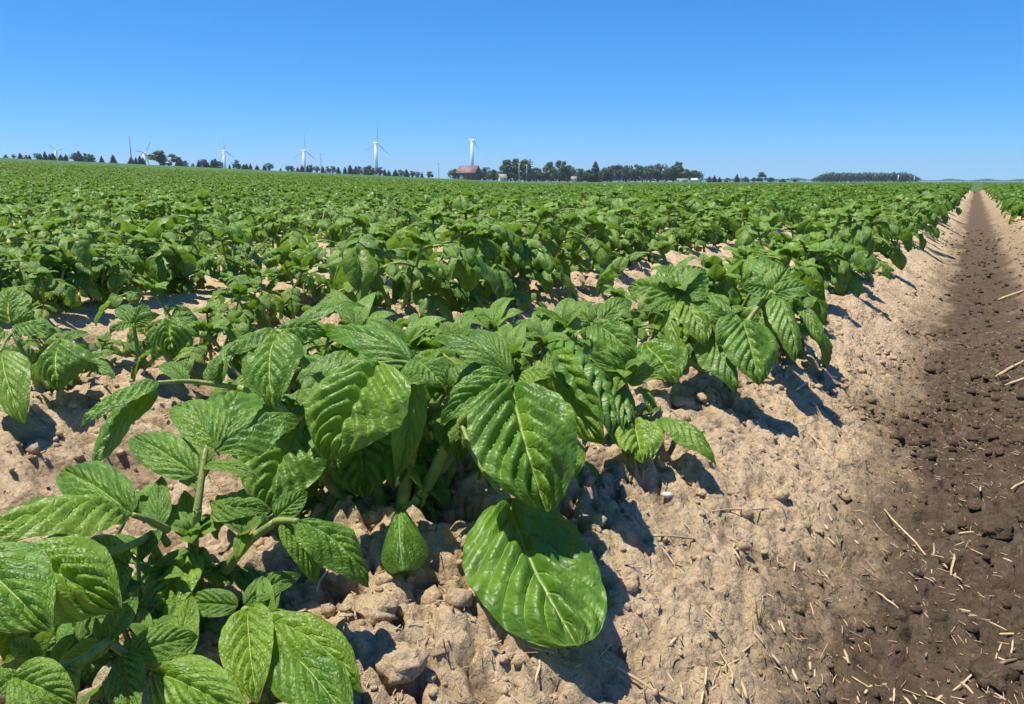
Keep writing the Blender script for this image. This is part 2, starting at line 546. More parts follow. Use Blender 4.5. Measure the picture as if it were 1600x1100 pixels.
xr = axis([(-1.0, 0), (-0.62, 0.0065), (0.24, 0.0044), (0.5, 0.012), (1.4, 0.03)], 1.12, 7000)
xl = axis([(1.0, 0), (2.1, 0.011), (5.0, 0.035), (14.0, 0.09)], 1.10, 7000)
xs = np.array([-q for q in xl[:0:-1]] + xr)
yf = axis([(0.12, 0), (1.15, 0.0046), (2.4, 0.0080), (5.0, 0.016), (9.0, 0.04)], 1.028, 7000)
yb = axis([(-0.12, 0), (0.3, 0.03)], 1.25, 7000)
ys = np.array([-q for q in yb[:0:-1]] + yf)
GX, GY = np.meshgrid(xs, ys)
SPX = np.gradient(xs)[None, :] + 0 * GX; SPY = np.gradient(ys)[:, None] + 0 * GX
SPC = np.maximum(SPX, SPY)
near = (np.abs(GX) < 30) & (np.abs(GY) < 60)
mz = np.zeros(GX.shape); mo = np.zeros(GX.shape)
mz[near] = micro_z(GX[near], GY[near], SPC[near])
mo[near] = moist_at(GX[near], GY[near])
mo *= 0.88 + 0.12 * (1 - sstep(2.0, 10.0, GY))
GZ = base_z(GX, GY) + mz
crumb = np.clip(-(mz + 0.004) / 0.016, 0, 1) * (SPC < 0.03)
rr = np.hypot(GX, GY)
sward = sstep(70, 110, rr)
ny, nx = GX.shape
ii = np.arange(ny - 1)[:, None] * nx + np.arange(nx - 1)[None]
gf = np.stack([ii, ii + 1, ii + nx + 1, ii + nx], -1).reshape(-1, 4)
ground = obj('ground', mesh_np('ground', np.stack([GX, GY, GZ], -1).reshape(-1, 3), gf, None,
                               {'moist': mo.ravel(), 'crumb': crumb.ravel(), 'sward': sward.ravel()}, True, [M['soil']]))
tag(ground, 'ridged sandy tan soil with a dark damp furrow on the right', None, None, 'structure')

# ------------------------------------------------------------------ potato leaves


def leaf_grid(nu, nv):
    v = np.linspace(0, 1, nv + 1) ** 1.0
    u = np.linspace(-1, 1, nu + 1)
    U, V = np.meshgrid(u, v)
    i = np.arange(nv)[:, None] * (nu + 1) + np.arange(nu)[None]
    f = np.stack([i, i + 1, i + nu + 2, i + nu + 1], -1).reshape(-1, 4)
    return U, V, f


def outline(V, a=0.45, b=0.69):
    s = np.clip(V, 0, 1) ** a * np.clip(1 - V, 0, 1) ** b
    mx = (a / (a + b)) ** a * (b / (a + b)) ** b
    s = s / mx
    return np.maximum(s - 0.22 * sstep(0.80, 1.0, V) * (1 - V) * 2.2, 0.004)


def leaf_height(U, V, fold, curl, quilt, wav, ph, seed, a=0.45, b=0.69):
    """height over the leaf plane in units of the half width"""
    au = np.abs(U)
    w = outline(V, a, b)
    quilt = quilt * 1.5
    h = math.tan(R(fold)) * au * w - curl * U * U * w
    s = V - VSLOPE * au
    cush = np.abs(np.sin(np.pi * (s * NVEIN))) ** 1.0
    inner = (1 - np.exp(-(au / 0.10) ** 2)) * np.clip(1.25 - au, 0.25, 1) * sstep(0, 0.1, V) * sstep(1.0, 0.85, V) if False else \
        (1 - np.exp(-(au / 0.10) ** 2)) * np.clip(1.25 - au, 0.25, 1) * sstep(0, 0.1, V) * (1 - sstep(0.88, 1.0, V))
    h = h + quilt * cush * inner
    h = h - quilt * 0.6 * np.exp(-(U / 0.07) ** 2)
    h = h + wav * np.sin(V * 8.5 + ph + 1.3 * np.sign(U)) * U * U * w
    h = h + perlin(U * 1.7 + seed * 3.1, V * 3.3 + seed * 1.7, 77) * 0.13 * w * (0.4 + au)
    h = h + perlin(U * 4.5 + seed * 5.3, V * 8.5 + seed * 2.7, 78) * 0.05 * w
    return h


def leaf_local(nu, nv, ratio, arch, fold, curl, quilt=0.10, wav=0.08, ph=0.0, seed=0.0, twist=0.0):
    """unit-length leaf along +Y, face up +Z, drooping towards the tip"""
    U, V, f = leaf_grid(nu, nv)
    hw = ratio / 2
    ang = arch * (V - 0.15)                        # slope angle along the leaf (radians downwards)
    dv = 1.0 / nv
    cy = np.concatenate([np.zeros((1, nu + 1)), np.cumsum(np.cos(ang[:-1]) * dv, axis=0)])
    cz = np.concatenate([np.zeros((1, nu + 1)), np.cumsum(-np.sin(ang[:-1]) * dv, axis=0)])
    h = leaf_height(U, V, fold, curl, quilt, wav, ph, seed) * hw
    w = outline(V) * hw * U * math.cos(R(fold))
    tw = twist * V
    x = w * np.cos(tw) - h * np.sin(tw); hh = w * np.sin(tw) + h * np.cos(tw)
    x = x + 0.05 * np.sin(V * 3 + ph) * V
    y = cy + hh * np.sin(ang); z = cz + hh * np.cos(ang)
    return np.stack([x, y, z], -1).reshape(-1, 3), f, np.stack([U * 0.5 + 0.5, V], -1).reshape(-1, 2)


def leaf_between(B, T, width, n, arch=0.12, fold=8, curl=0.15, quilt=0.10, wav=0.07, seed=0.0, nu=30, nv=58, roll=0.0, side=0.0, a=0.47, b=0.80):
    """leaf with its base at B and its tip at T; n = the way its face looks; arch lifts the middle along n"""
    B = np.asarray(B, float); T = np.asarray(T, float); n = np.asarray(n, float)
    ax = T - B; L = np.linalg.norm(ax); ax /= L
    n = n - ax * (n @ ax); n /= np.linalg.norm(n)
    sd_ = np.cross(ax, n)
    U, V, f = leaf_grid(nu, nv)
    bow = 4 * arch * L * V * (1 - V)
    sb = 4 * side * L * V * (1 - V)
    Pc = B + V[..., None] * (T - B) + bow[..., None] * n + sb[..., None] * sd_
    tg = (T - B) + (4 * arch * L * (1 - 2 * V))[..., None] * n
    tg /= np.linalg.norm(tg, axis=-1)[..., None]
    nn = np.cross(sd_, tg); nn /= np.linalg.norm(nn, axis=-1)[..., None]
    hw = width / 2
    h = leaf_height(U, V, fold, curl, quilt, wav, seed * 2.1, seed, a, b) * hw
    w = outline(V, a, b) * hw * U * math.cos(R(fold))
    rl = R(roll) * (V - 0.4)
    v = Pc + (w * np.cos(rl) - h * np.sin(rl))[..., None] * sd_ + (w * np.sin(rl) + h * np.cos(rl))[..., None] * nn
    return v.reshape(-1, 3), f, np.stack([U * 0.5 + 0.5, V], -1).reshape(-1, 2)


# library of shared leaves
LV = []
for i in range(14):
    q = random.Random(100 + i)
    LV.append(dict(ratio=q.uniform(0.54, 0.84), arch=q.uniform(0.5, 1.5), fold=q.choice([q.uniform(8, 30), q.uniform(-6, 12)]),
                   curl=q.uniform(0.0, 0.5), quilt=q.uniform(0.10, 0.16), wav=q.uniform(0.06, 0.2), ph=q.uniform(0, 6), seed=i * 1.37, twist=q.uniform(-0.5, 0.5)))
LEAF = {}
for lod, (nu, nv) in {'hi': (14, 22), 'mid': (8, 12), 'low': (4, 6), 'tiny': (2, 4)}.items():
    LEAF[lod] = [leaf_local(nu, nv, **p) for p in LV]
LEAF_ME = {}


def leaf_me(lod, i):
    if (lod, i) not in LEAF_ME:
        v, f, uv = LEAF[lod][i]
        LEAF_ME[lod, i] = mesh_np('leaflet', v, f, uv, None, True, [M['leaf'] if i < 11 else M['leaf_young']])
    return LEAF_ME[lod, i]


def frame(p, d, n, L):
    """matrix placing a unit leaf: base p, direction d, face n, length L"""
    d = d / np.linalg.norm(d)
    n = n - d * (n @ d); n = n / np.linalg.norm(n)
    x = np.cross(d, n)
    m = np.eye(4); m[:3, 0] = x * L; m[:3, 1] = d * L; m[:3, 2] = n * L; m[:3, 3] = p
    return m


def plant_plan(seed, size=1.0, stems=3, leaves=4):
    """list of stems and compound leaves of one potato plant, at the origin"""
    q = random.Random(seed)
    S, Lf = [], []
    a0 = q.uniform(0, 6.28)
    for s in range(stems):
        a = a0 + s * 6.28 / stems + q.uniform(-0.5, 0.5)
        lean = q.uniform(0.35, 0.85) if stems > 1 else 0.15
        hgt = size * q.uniform(0.14, 0.20)
        base = np.array([math.cos(a) * 0.015, math.sin(a) * 0.015, -0.012])
        top = base + np.array([math.cos(a) * hgt * lean, math.sin(a) * hgt * lean, hgt])
        midp = base * 0.5 + top * 0.5 + np.array([math.cos(a), math.sin(a), 0]) * hgt * 0.06
        t = np.linspace(0, 1, 6)[:, None]
        pts = base * (1 - t) ** 2 + 2 * midp * t * (1 - t) + top * t * t
        S.append((pts, np.linspace(0.0050, 0.0028, 6) * size))
        for k in range(leaves):
            f = 0.16 + 0.84 * (k + 0.5) / leaves
            node = base * (1 - f) ** 2 + 2 * midp * f * (1 - f) + top * f * f
            la = a + (k * 2.4) + q.uniform(-0.5, 0.5)
            el = q.uniform(0.15, 0.70) + 0.25 * (1 - f)                 # upward start angle
            Lp = size * q.uniform(0.085, 0.135) * (1.15 - 0.3 * f)
            hd = np.array([math.cos(la), math.sin(la), 0.0])
            tt = np.linspace(0, 1, 7)
            pp = []
            cur = node.copy()
            dd = []
            for j in range(7):
                e = el - (1.25 + 0.25 * (1 - f)) * tt[j] * q.uniform(0.9, 1.1)
                d = hd * math.cos(e) + np.array([0, 0, math.sin(e)])
                pp.append(cur.copy()); dd.append(d)
                cur = cur + d * Lp / 6
            pp = np.array(pp)
            leafl = []
            npair = q.choice([2, 2, 3])
            sidev = np.array([-hd[1], hd[0], 0.0])
            for w in range(npair):
                j = [3, 5][w] if npair == 2 else [2, 4, 5][w]
                for sg in (-1, 1):
                    d = dd[j] * 0.5 + sidev * sg * 0.9 + np.array([0, 0, q.uniform(-0.45, 0.2)])
                    n = np.array([0, 0, 1.0]) + hd * q.uniform(-0.3, 0.7) + sidev * sg * q.uniform(-0.1, 0.9)
                    leafl.append((frame(pp[j], d, n, size * q.uniform(0.042, 0.060) * (0.75 if w == 0 else 1)), q.randrange(11)))
            d = dd[6] * 1.0 + sidev * q.uniform(-0.25, 0.25)
            n = np.array([0, 0, 1.0]) + hd * q.uniform(0.1, 0.9) + sidev * q.uniform(-0.6, 0.6)
            leafl.append((frame(pp[6], d, n, size * q.uniform(0.060, 0.088)), q.randrange(11)))
            Lf.append((pp, np.linspace(0.0030, 0.0015, 7) * size, leafl))
        # the growing tip
        leafl = []
        for k in range(7):
            la = k * 1.3 + q.uniform(-0.3, 0.3)
            e = q.uniform(0.25, 1.15)
            d = np.array([math.cos(la) * math.cos(e), math.sin(la) * math.cos(e), math.sin(e)])
            n = np.array([-math.cos(la) * 0.8, -math.sin(la) * 0.8, 0.7])
            leafl.append((frame(top, d, n, size * q.uniform(0.030, 0.060)), 11 + q.randrange(3)))
        pp = np.array([top - np.array([0, 0, 0.006]), top, top + np.array([0, 0, 0.006])])
        Lf.append((pp, np.array([0.0034, 0.0026, 0.0012]) * size, leafl))
    return S, Lf


PROTO = {}


def proto_parts(seed, lod):
    """shared meshes of a plant kind"""
    if (seed, lod) in PROTO:
        return PROTO[seed, lod]
    q = random.Random(seed * 13 + 1)
    S, Lf = plant_plan(seed, 1.0, q.choice([3, 3, 4]), q.choice([4, 4, 5]))
    ns = 7 if lod == 'hi' else 5
    st = []
    for pts, rad in S:
        b = MB(); b.tube(pts, rad, ns); st.append(b.mesh('stem', M['stem']))
    lf = []
    for pp, rad, leafl in Lf:
        b = MB(); b.tube(pp, rad, 5 if lod == 'hi' else 4); lf.append((b.mesh('leaf_stalk', M['stem']), [(Matrix(m.tolist()), i) for m, i in leafl]))
    PROTO[seed, lod] = (st, lf)
    return PROTO[seed, lod]


def plant_objects(loc, rz, scale, seed, lod):
    """a potato plant as Empty > stems, leaf stalks > leaflets"""
    st, lf = proto_parts(seed, lod)
    root = empty('potato_plant', loc, rz); root.scale = (scale,) * 3
    for me in st:
        obj('stem', me, root)
    for me, ll in lf:
        s = obj('leaf_stalk', me, root)
        for m, i in ll:
            o = obj('leaflet', leaf_me(lod, i), s); o.matrix_local = m
    return root


MERGED = {}


def merged_mesh(seed, lod):
    if (seed, lod) in MERGED:
        return MERGED[seed, lod]
    q = random.Random(seed * 13 + 1)
    S, Lf = plant_plan(seed, 1.0, q.choice([3, 3, 4]), q.choice([4, 4, 5]))
    b = MB()
    for k, (pp, rad, leafl) in enumerate(Lf):
        for m, i in leafl:
            v, f, uv = LEAF[lod][i]
            b.add(v @ m[:3, :3].T + m[:3, 3], f, None, uv, q.random())
    for pts, rad in S:
        b.tube(pts[::2], rad[::2], 4, False, 0.3)
        b.uv[-1][:] = (0.5, 0.5)
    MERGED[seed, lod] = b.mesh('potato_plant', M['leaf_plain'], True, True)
    return MERGED[seed, lod]


ORD = ['first', 'second', 'third', 'fourth', 'fifth', 'sixth', 'seventh', 'eighth', 'ninth', 'tenth', 'eleventh', 'twelfth', 'thirteenth',
       'fourteenth', 'fifteenth', 'sixteenth', 'seventeenth', 'eighteenth', 'nineteenth', 'twentieth']


def ordinal(i):
    if i < 20: return ORD[i]
    n = i + 1
    return '%d%s' % (n, {1: 'st', 2: 'nd', 3: 'rd'}.get(n % 10, 'th') if n % 100 not in (11, 12, 13) else 'th')


PLANT_GROUP = 'potato plants in the crop rows'

# ------------------------------------------------------------------ hand-built foreground plants
CN = lambda n: n[0] * RT + n[1] * UP - n[2] * FW      # a direction given as right, up, towards the viewer


DEV = False


class Hero:
    def __init__(s, px, py, label):
        q, t = on_soil(px, py)
        s.q = q
        s.root = empty('potato_plant', q); tag(s.root, label, 'potato plant', PLANT_GROUP)
        s.k = 0

    def loc(s, p): return np.asarray(p) - s.q

    def stem(s, pts, r0, r1):
        pts = [s.loc(P(*p)) if len(p) == 3 else s.loc(p) for p in pts]
        pts = smooth_pts(np.array(pts))
        b = MB(); b.tube(pts, np.linspace(r0, r1, len(pts)), 9)
        return obj('stem', b.mesh('stem', M['stem']), s.root)

    def leaf(s, stalk, leaflets, r0=0.0034, r1=0.0022):
        """stalk: pixel+depth polyline; leaflets: (base, tip, width px, face, options)"""
        pts = smooth_pts(np.array([s.loc(P(*p)) for p in stalk]))
        b = MB(); b.tube(pts, np.linspace(r0, r1, len(pts)), 7)
        st = obj('leaf_stalk', b.mesh('leaf_stalk', M['stem']), s.root)
        for lf in leaflets:
            base, tip, w, n = lf[:4]; o = dict(lf[4]) if len(lf) > 4 else {}
            young = o.pop('young', False)
            d = (base[2] + tip[2]) / 2
            if DEV:
                for fr in (0.0, 0.5, 1.0):
                    qq = [base[i] * (1 - fr) + tip[i] * fr for i in range(3)]
                    gd = on_soil(qq[0], qq[1])[1]
                    if qq[2] > gd - 0.012: print('UNDER', s.root.name, base, tip, fr, round(gd, 3))
            s.k += 1
            o.setdefault('seed', s.k * 0.77 + len(s.root.name))
            v, f, uv = leaf_between(s.loc(P(*base)), s.loc(P(*tip)), w * (1.0 if 'b' in o else 0.93) * d / FPX, CN(n), **o)
            obj('leaflet', mesh_np('leaflet', v, f, uv, None, True, [M['leaf_young' if young else 'leaf']]), st)
        return st


def smooth_pts(p, m=5):
    """Catmull-Rom through the given points"""
    if len(p) < 2: return p
    q = np.vstack([2 * p[0] - p[1], p, 2 * p[-1] - p[-2]])
    out = []
    for i in range(1, len(q) - 2):
        for t in np.linspace(0, 1, m, endpoint=False):
            a, b, c, d = q[i - 1], q[i], q[i + 1], q[i + 2]
            out.append(0.5 * (2 * b + (c - a) * t + (2 * a - 5 * b + 4 * c - d) * t * t + (3 * b - a - 3 * c + d) * t ** 3))
    out.append(p[-1])
    return np.array(out)


def young_tuft(h, px, py, d, sz, seed, n=6, spread=0.75):
    """growing tip of small pale leaves"""
    q = random.Random(seed)
    L = []
    sz *= 1.3
    for k in range(n):
        a = k * 6.28 / n + q.uniform(-0.35, 0.35)
        l = sz * q.uniform(0.7, 1.1)
        tx = px + math.cos(a) * l * spread; ty = py - l * q.uniform(0.15, 0.75) + math.sin(a) * l * 0.35
        td = d + math.sin(a) * -l * d / FPX * 0.8
        L.append(((px, py, d), (tx, ty, td), l * q.uniform(0.42, 0.6), (math.cos(a) * -0.3, 0.7, 0.5), dict(fold=q.uniform(10, 30), arch=q.uniform(0.05, 0.2), young=True, nu=12, nv=18)))
    h.leaf([(px, py + 14, d), (px, py, d)], L, 0.003, 0.002)


# ---- plant A: the big plant in the middle of the foreground
A = Hero(625, 800, 'large potato plant in the foreground with one broad leaf lying on the bare soil')
A.stem([(625, 808, .885), (640, 720, .88), (652, 640, .86), (655, 572, .83)], .0085, .005)
A.stem([(600, 808, .90), (590, 760, .90), (560, 660, .90), (470, 560, .90), (440, 520, .88)], .0085, .004)
A.stem([(560, 815, .90), (520, 760, .90), (480, 700, .88), (430, 630, .88), (372, 606, .88)], .0085, .004)
A.stem([(640, 806, .885), (680, 735, .88), (720, 660, .86), (800, 596, .83)], .0085, .0045)
A.stem([(650, 806, .89), (700, 720, .92), (820, 600, .94), (862, 540, .95)], .0075, .004)
# broad centre leaf and its neighbours
A.leaf([(655, 574, .83), (625, 566, .82), (592, 568, .80)], [
    ((592, 566, .80), (508, 718, .745), 168, (-.12, .62, .75), dict(arch=.13, fold=4, curl=.20, quilt=.13, side=-.05, a=.40, b=.62, nu=36, nv=72)),
    ((640, 572, .82), (618, 748, .80), 78, (.78, .12, .62), dict(arch=.10, fold=10, curl=.1, side=.03)),
    ((645, 560, .82), (694, 606, .79), 82, (.25, .55, .75), dict(arch=.14, fold=-4, curl=.3)),
    ((640, 562, .83), (508, 522, .90), 72, (-.05, .75, .55), dict(arch=.15, fold=-6, curl=.3)),
    ((560, 545, .86), (462, 594, .82), 66, (-.45, .75, .35), dict(arch=.10, fold=-14, curl=.3)),
])
A.leaf([(440, 520, .88), (432, 516, .88)], [
    ((436, 518, .88), (430, 640, .82), 104, (-.12, .50, .82), dict(arch=.12, fold=2, curl=.25, side=.05)),
    ((430, 514, .89), (352, 556, .86), 62, (-.25, .75, .5), dict(arch=.12, fold=-10, curl=.3)),
    ((432, 516, .89), (512, 522, .90), 62, (.05, .62, .7), dict(arch=.16, fold=-8, curl=.3)),
    ((470, 505, .90), (570, 478, .95), 48, (0, .9, .4), dict(arch=.10, fold=14)),
])
A.leaf([(372, 606, .88), (300, 596, .86), (242, 598, .84)], [
    ((246, 594, .84), (126, 666, .78), 66, (-.35, .75, .55), dict(arch=.10, fold=-12, curl=.2, quilt=.16)),
    ((240, 606, .845), (146, 732, .80), 92, (-.55, .05, .8), dict(arch=.05, fold=10, curl=.1)),
    ((290, 596, .86), (250, 572, .89), 34, (0, .8, .5), dict(arch=.15)),
    ((330, 598, .87), (345, 556, .89), 36, (-.4, .5, .7), dict(fold=18)),
    ((345, 600, .87), (400, 520, .95), 48, (-.5, .7, .4), dict(fold=18)),
])
# leaves hanging in the shade of the crown
A.leaf([(480, 700, .88), (470, 670, .88)], [
    ((468, 664, .87), (405, 800, .80), 150, (.15, .45, .85), dict(arch=.10, fold=4)),
    ((560, 655, .90), (570, 778, .87), 140, (.0, .3, .95), dict(arch=.05, fold=5)),
    ((455, 640, .90), (350, 700, .86), 90, (-.2, .7, .6), dict(arch=.12)),
    ((700, 640, .88), (720, 720, .87), 70, (.2, .4, .8), dict(arch=.12)),
])
# right-hand leaf with its shining midrib
A.leaf([(800, 597, .83), (802, 606, .80)], [
    ((801, 598, .80), (856, 800, .715), 172, (.12, .52, .80), dict(arch=.12, fold=9, curl=.22, quilt=.15, side=.05, b=.62, nu=36, nv=72)),
    ((798, 592, .815), (688, 664, .79), 82, (-.22, .62, .7), dict(arch=.10, fold=20, curl=.05, quilt=.14)),
    ((780, 574, .83), (674, 530, .88), 52, (.0, .80, .5), dict(arch=.18, fold=-8, curl=.3)),
    ((795, 585, .83), (735, 520, .90), 44, (-.1, .8, .5), dict(arch=.2)),
    ((812, 590, .82), (868, 585, .80), 66, (.25, .7, .55), dict(arch=.16, fold=-6)),
])
A.leaf([(720, 660, .86), (745, 720, .83), (792, 784, .805)], [
    ((796, 778, .805), (905, 1008, .655), 204, (.12, .66, .70), dict(arch=.075, fold=-3, curl=.16, quilt=.11, wav=.05, nu=40, nv=76, side=.06, a=.48, b=.46)),
], .003, .0022)
# small leaf curled shut by the stem foot
A.leaf([(640, 788, .84), (634, 792, .81), (628, 800, .788)], [
    ((628, 797, .79), (629, 892, .70), 88, (.0, .50, .86), dict(arch=.22, fold=-32, curl=.75, quilt=.10, wav=.0, a=.55, b=.34)),
], .003, .003)
A.leaf([(862, 540, .95), (872, 538, .93)], [
    ((872, 534, .93), (958, 686, .84), 130, (.70, .52, .35), dict(arch=.12, fold=-8, curl=.3, quilt=.15)),
    ((850, 556, .90), (944, 694, .84), 120, (-.75, -.1, .62), dict(arch=.02, fold=4)),
    ((862, 545, .90), (896, 614, .86), 40, (-.2, .4, .85), dict(fold=14, arch=.1)),
    ((868, 536, .95), (905, 500, 1.0), 52, (.1, .8, .5), dict(arch=.15)),
    ((860, 540, .95), (800, 505, 1.0), 50, (-.1, .8, .5), dict(arch=.15)),
])
young_tuft(A, 848, 540, .94, 52, 3, 7)
young_tuft(A, 800, 560, .90, 60, 4, 6)
young_tuft(A, 640, 545, .90, 60, 5, 6)
young_tuft(A, 715, 545, .92, 56, 15, 6)
young_tuft(A, 770, 515, .97, 56, 16, 6)
young_tuft(A, 880, 520, .97, 50, 17, 6)
young_tuft(A, 560, 520, .97, 60, 6, 6)

# ---- plant B: the plant in the bottom left corner
B = Hero(310, 965, 'leafy potato plant in the bottom left corner with a thick yellow leaf stalk')
B.stem([(312, 970, .68), (308, 900, .67), (302, 850, .655), (309, 795, .645)], .0062, .0036)
B.stem([(322, 968, .68), (345, 905, .66), (385, 850, .635), (430, 815, .615)], .006, .003)
B.stem([(300, 972, .68), (262, 900, .65), (232, 840, .62)], .006, .003)
B.stem([(300, 980, .68), (270, 1040, .59), (215, 1032, .525)], .006, .003)
B.stem([(320, 975, .68), (350, 985, .64), (384, 952, .60)], .006, .003)
B.leaf([(308, 800, .645), (312, 770, .65), (320, 710, .665), (326, 688, .68)], [
    ((336, 690, .675), (378, 620, .78), 120, (.02, .80, .45), dict(arch=.10, fold=8, curl=.12, quilt=.12, nu=28, nv=40)),
    ((338, 700, .67), (268, 640, .73), 84, (-.10, .80, .45), dict(arch=.12, fold=8, quilt=.12, side=.08)),
    ((336, 704, .67), (470, 655, .735), 100, (.12, .82, .42), dict(arch=.14, fold=-4, curl=.2, quilt=.12)),
    ((306, 742, .655), (204, 684, .70), 74, (-.18, .75, .55), dict(arch=.10, fold=8, quilt=.10)),
    ((318, 728, .66), (406, 750, .65), 36, (.05, .8, .45), dict(arch=.14, fold=6)),
    ((312, 760, .652), (280, 750, .67), 22, (0, .7, .6), dict(young=True)),
], .0036, .0022)
B.leaf([(262, 828, .62), (232, 812, .60), (206, 804, .59)], [
    ((206, 802, .59), (98, 738, .66), 84, (-.05, .70, .6), dict(arch=.10, fold=10, quilt=.16)),
    ((190, 798, .585), (-45, 852, .50), 150, (-.10, .80, .52), dict(arch=.14, fold=-6, curl=.2, quilt=.12, nu=28)),
    ((202, 808, .585), (22, 846, .53), 62, (-.05, .75, .6), dict(arch=.12, fold=14, quilt=.12)),
    ((215, 806, .595), (214, 780, .60), 20, (0, .5, .8), dict(young=True)),
])
B.leaf([(262, 850, .64), (248, 828, .625)], [
    ((248, 826, .625), (252, 744, .665), 44, (.02, .25, .96), dict(arch=.04, fold=12)),
    ((250, 828, .625), (220, 878, .60), 42, (-.15, .5, .8), dict(arch=.08, fold=18)),
    ((262, 815, .63), (205, 790, .66), 30, (0, .8, .5)),
])
young_tuft(B, 300, 838, .645, 56, 8, 7)
B.leaf([(308, 885, .665), (296, 868, .64)], [
    ((296, 864, .64), (238, 990, .585), 92, (.04, .48, .86), dict(arch=.07, fold=16, quilt=.13)),
    ((330, 800, .65), (424, 797, .645), 56, (.05, .65, .65), dict(arch=.12, fold=10, quilt=.12)),
    ((385, 832, .635), (328, 782, .66), 30, (-.1, .6, .75), dict(fold=20, young=True)),
    ((386, 830, .633), (371, 878, .615), 26, (-.2, .3, .9), dict(fold=20)),
])
B.leaf([(430, 815, .615), (442, 813, .61), (466, 814, .60)], [
    ((466, 813, .60), (576, 918, .60), 84, (.30, .68, .6), dict(arch=.14, fold=-10, curl=.3, quilt=.13, side=-.06)),
    ((442, 815, .61), (494, 914, .61), 50, (.45, .45, .75), dict(arch=.12, fold=-6, quilt=.12, side=-.05)),
    ((430, 808, .615), (480, 768, .635), 46, (.1, .35, .92), dict(arch=.06, fold=14)),
    ((415, 818, .62), (412, 800, .62), 12, (0, .5, .8), dict(young=True)),
])
B.leaf([(384, 952, .60), (392, 960, .59), (404, 966, .58)], [
    ((382, 944, .60), (470, 898, .645), 50, (.05, .68, .65), dict(arch=.10, fold=14, quilt=.14)),
    ((372, 946, .60), (284, 944, .61), 50, (-.05, .55, .8), dict(arch=.10, fold=14)),
    ((386, 950, .585), (402, 1100, .53), 100, (.0, .50, .86), dict(arch=.07, fold=20, quilt=.12)),
    ((402, 964, .58), (566, 1082, .545), 104, (.28, .72, .55), dict(arch=.12, fold=-8, curl=.25, quilt=.14, side=-.05)),
    ((436, 1008, .57), (552, 1135, .515), 118, (.25, .65, .65), dict(arch=.13, fold=-6, curl=.3, quilt=.12)),
])
B.leaf([(262, 1046, .57), (215, 1032, .525), (168, 1003, .50)], [
    ((205, 1020, .515), (310, 994, .54), 66, (.05, .60, .75), dict(arch=.08, fold=10)),
    ((192, 1024, .51), (212, 1130, .47), 72, (-.02, .45, .88), dict(arch=.05, fold=10, quilt=.13)),
    ((170, 1004, .50), (76, 1064, .475), 54, (-.15, .65, .7), dict(arch=.08, fold=14)),
    ((168, 1002, .50), (214, 932, .535), 48, (.0, .45, .86), dict(arch=.06, fold=14)),
    ((160, 1000, .50), (150, 965, .51), 18, (-.1, .4, .9), dict(young=True)),
    ((196, 1012, .515), (200, 996, .52), 9, (0, .4, .9), dict(young=True)),
])
B.leaf([(300, 1000, .66), (285, 1040, .57), (238, 1052, .52)], [
    ((238, 1048, .52), (396, 1124, .48), 104, (.08, .60, .72), dict(arch=.12, fold=-4, curl=.2, quilt=.14)),
    ((280, 1040, .56), (300, 930, .60), 60, (-.1, .4, .9), dict(arch=.08)),
])
B.leaf([(232, 840, .62), (180, 860, .57), (60, 880, .50), (-30, 870, .46)], [
    ((-40, 868, .46), (80, 984, .425), 150, (.05, .62, .75), dict(arch=.10, fold=-6, curl=.2, quilt=.12)),
    ((20, 866, .50), (190, 950, .475), 170, (.05, .62, .72), dict(arch=.13, fold=-12, curl=.35, quilt=.16)),
    ((200, 884, .585), (140, 842, .61), 60, (-.25, .35, .85), dict(arch=.06)),
    ((196, 886, .58), (176, 950, .55), 46, (-.1, .45, .86), dict(arch=.08, fold=10)),
    ((120, 872, .54), (60, 850, .56), 70, (0, .7, .6), dict(arch=.1)),
])
B.leaf([(168, 1003, .50), (110, 1040, .46), (30, 1050, .42)], [
    ((20, 1056, .42), (120, 1100, .415), 90, (.0, .6, .75), dict(arch=.1)),
    ((100, 1040, .46), (108, 1120, .43), 70, (.0, .5, .8), dict(arch=.1)),
    ((60, 1040, .44), (-20, 1090, .41), 80, (.0, .5, .8), dict(arch=.1)),
    ((60, 1030, .45), (20, 1000, .46), 40, (.0, .5, .8), dict(arch=.1)),
    ((85, 1030, .45), (118, 990, .46), 26, (.0, .4, .9), dict(fold=16)),
])

young_tuft(B, 384, 838, .632, 40, 21, 5)
young_tuft(B, 420, 965, .60, 46, 22, 6)
young_tuft(B, 232, 1000, .55, 46, 23, 6)
young_tuft(B, 118, 888, .56, 50, 24, 6)
young_tuft(B, 250, 905, .62, 50, 25, 6)

# ---- plant C: low plant to the right of A, at the edge of the bare slope
Cc = Hero(965, 655, 'low potato plant right of the largest one, its leaves shading the tan slope')
Cc.stem([(968, 660, 1.13), (980, 625, 1.12), (975, 590, 1.10)], .006, .0035)
Cc.stem([(960, 662, 1.13), (940, 610, 1.15), (925, 520, 1.16), (925, 506, 1.15)], .006, .0035)
Cc.stem([(975, 662, 1.12), (1005, 655, 1.10), (1035, 654, 1.08)], .005, .003)
Cc.leaf([(985, 650, 1.10), (988, 656, 1.07)], [
    ((988, 654, 1.07), (1003, 724, 1.0), 92, (.05, .66, .72), dict(arch=.08, fold=4, curl=.15, quilt=.12)),
    ((1034, 652, 1.08), (1118, 724, 1.03), 66, (.30, .72, .5), dict(arch=.14, fold=-8, curl=.25)),
    ((1030, 654, 1.08), (1036, 678, 1.06), 20, (.1, .5, .8), dict(young=True)),
    ((1000, 645, 1.09), (1035, 640, 1.08), 20, (.1, .7, .6), dict(young=True)),
])
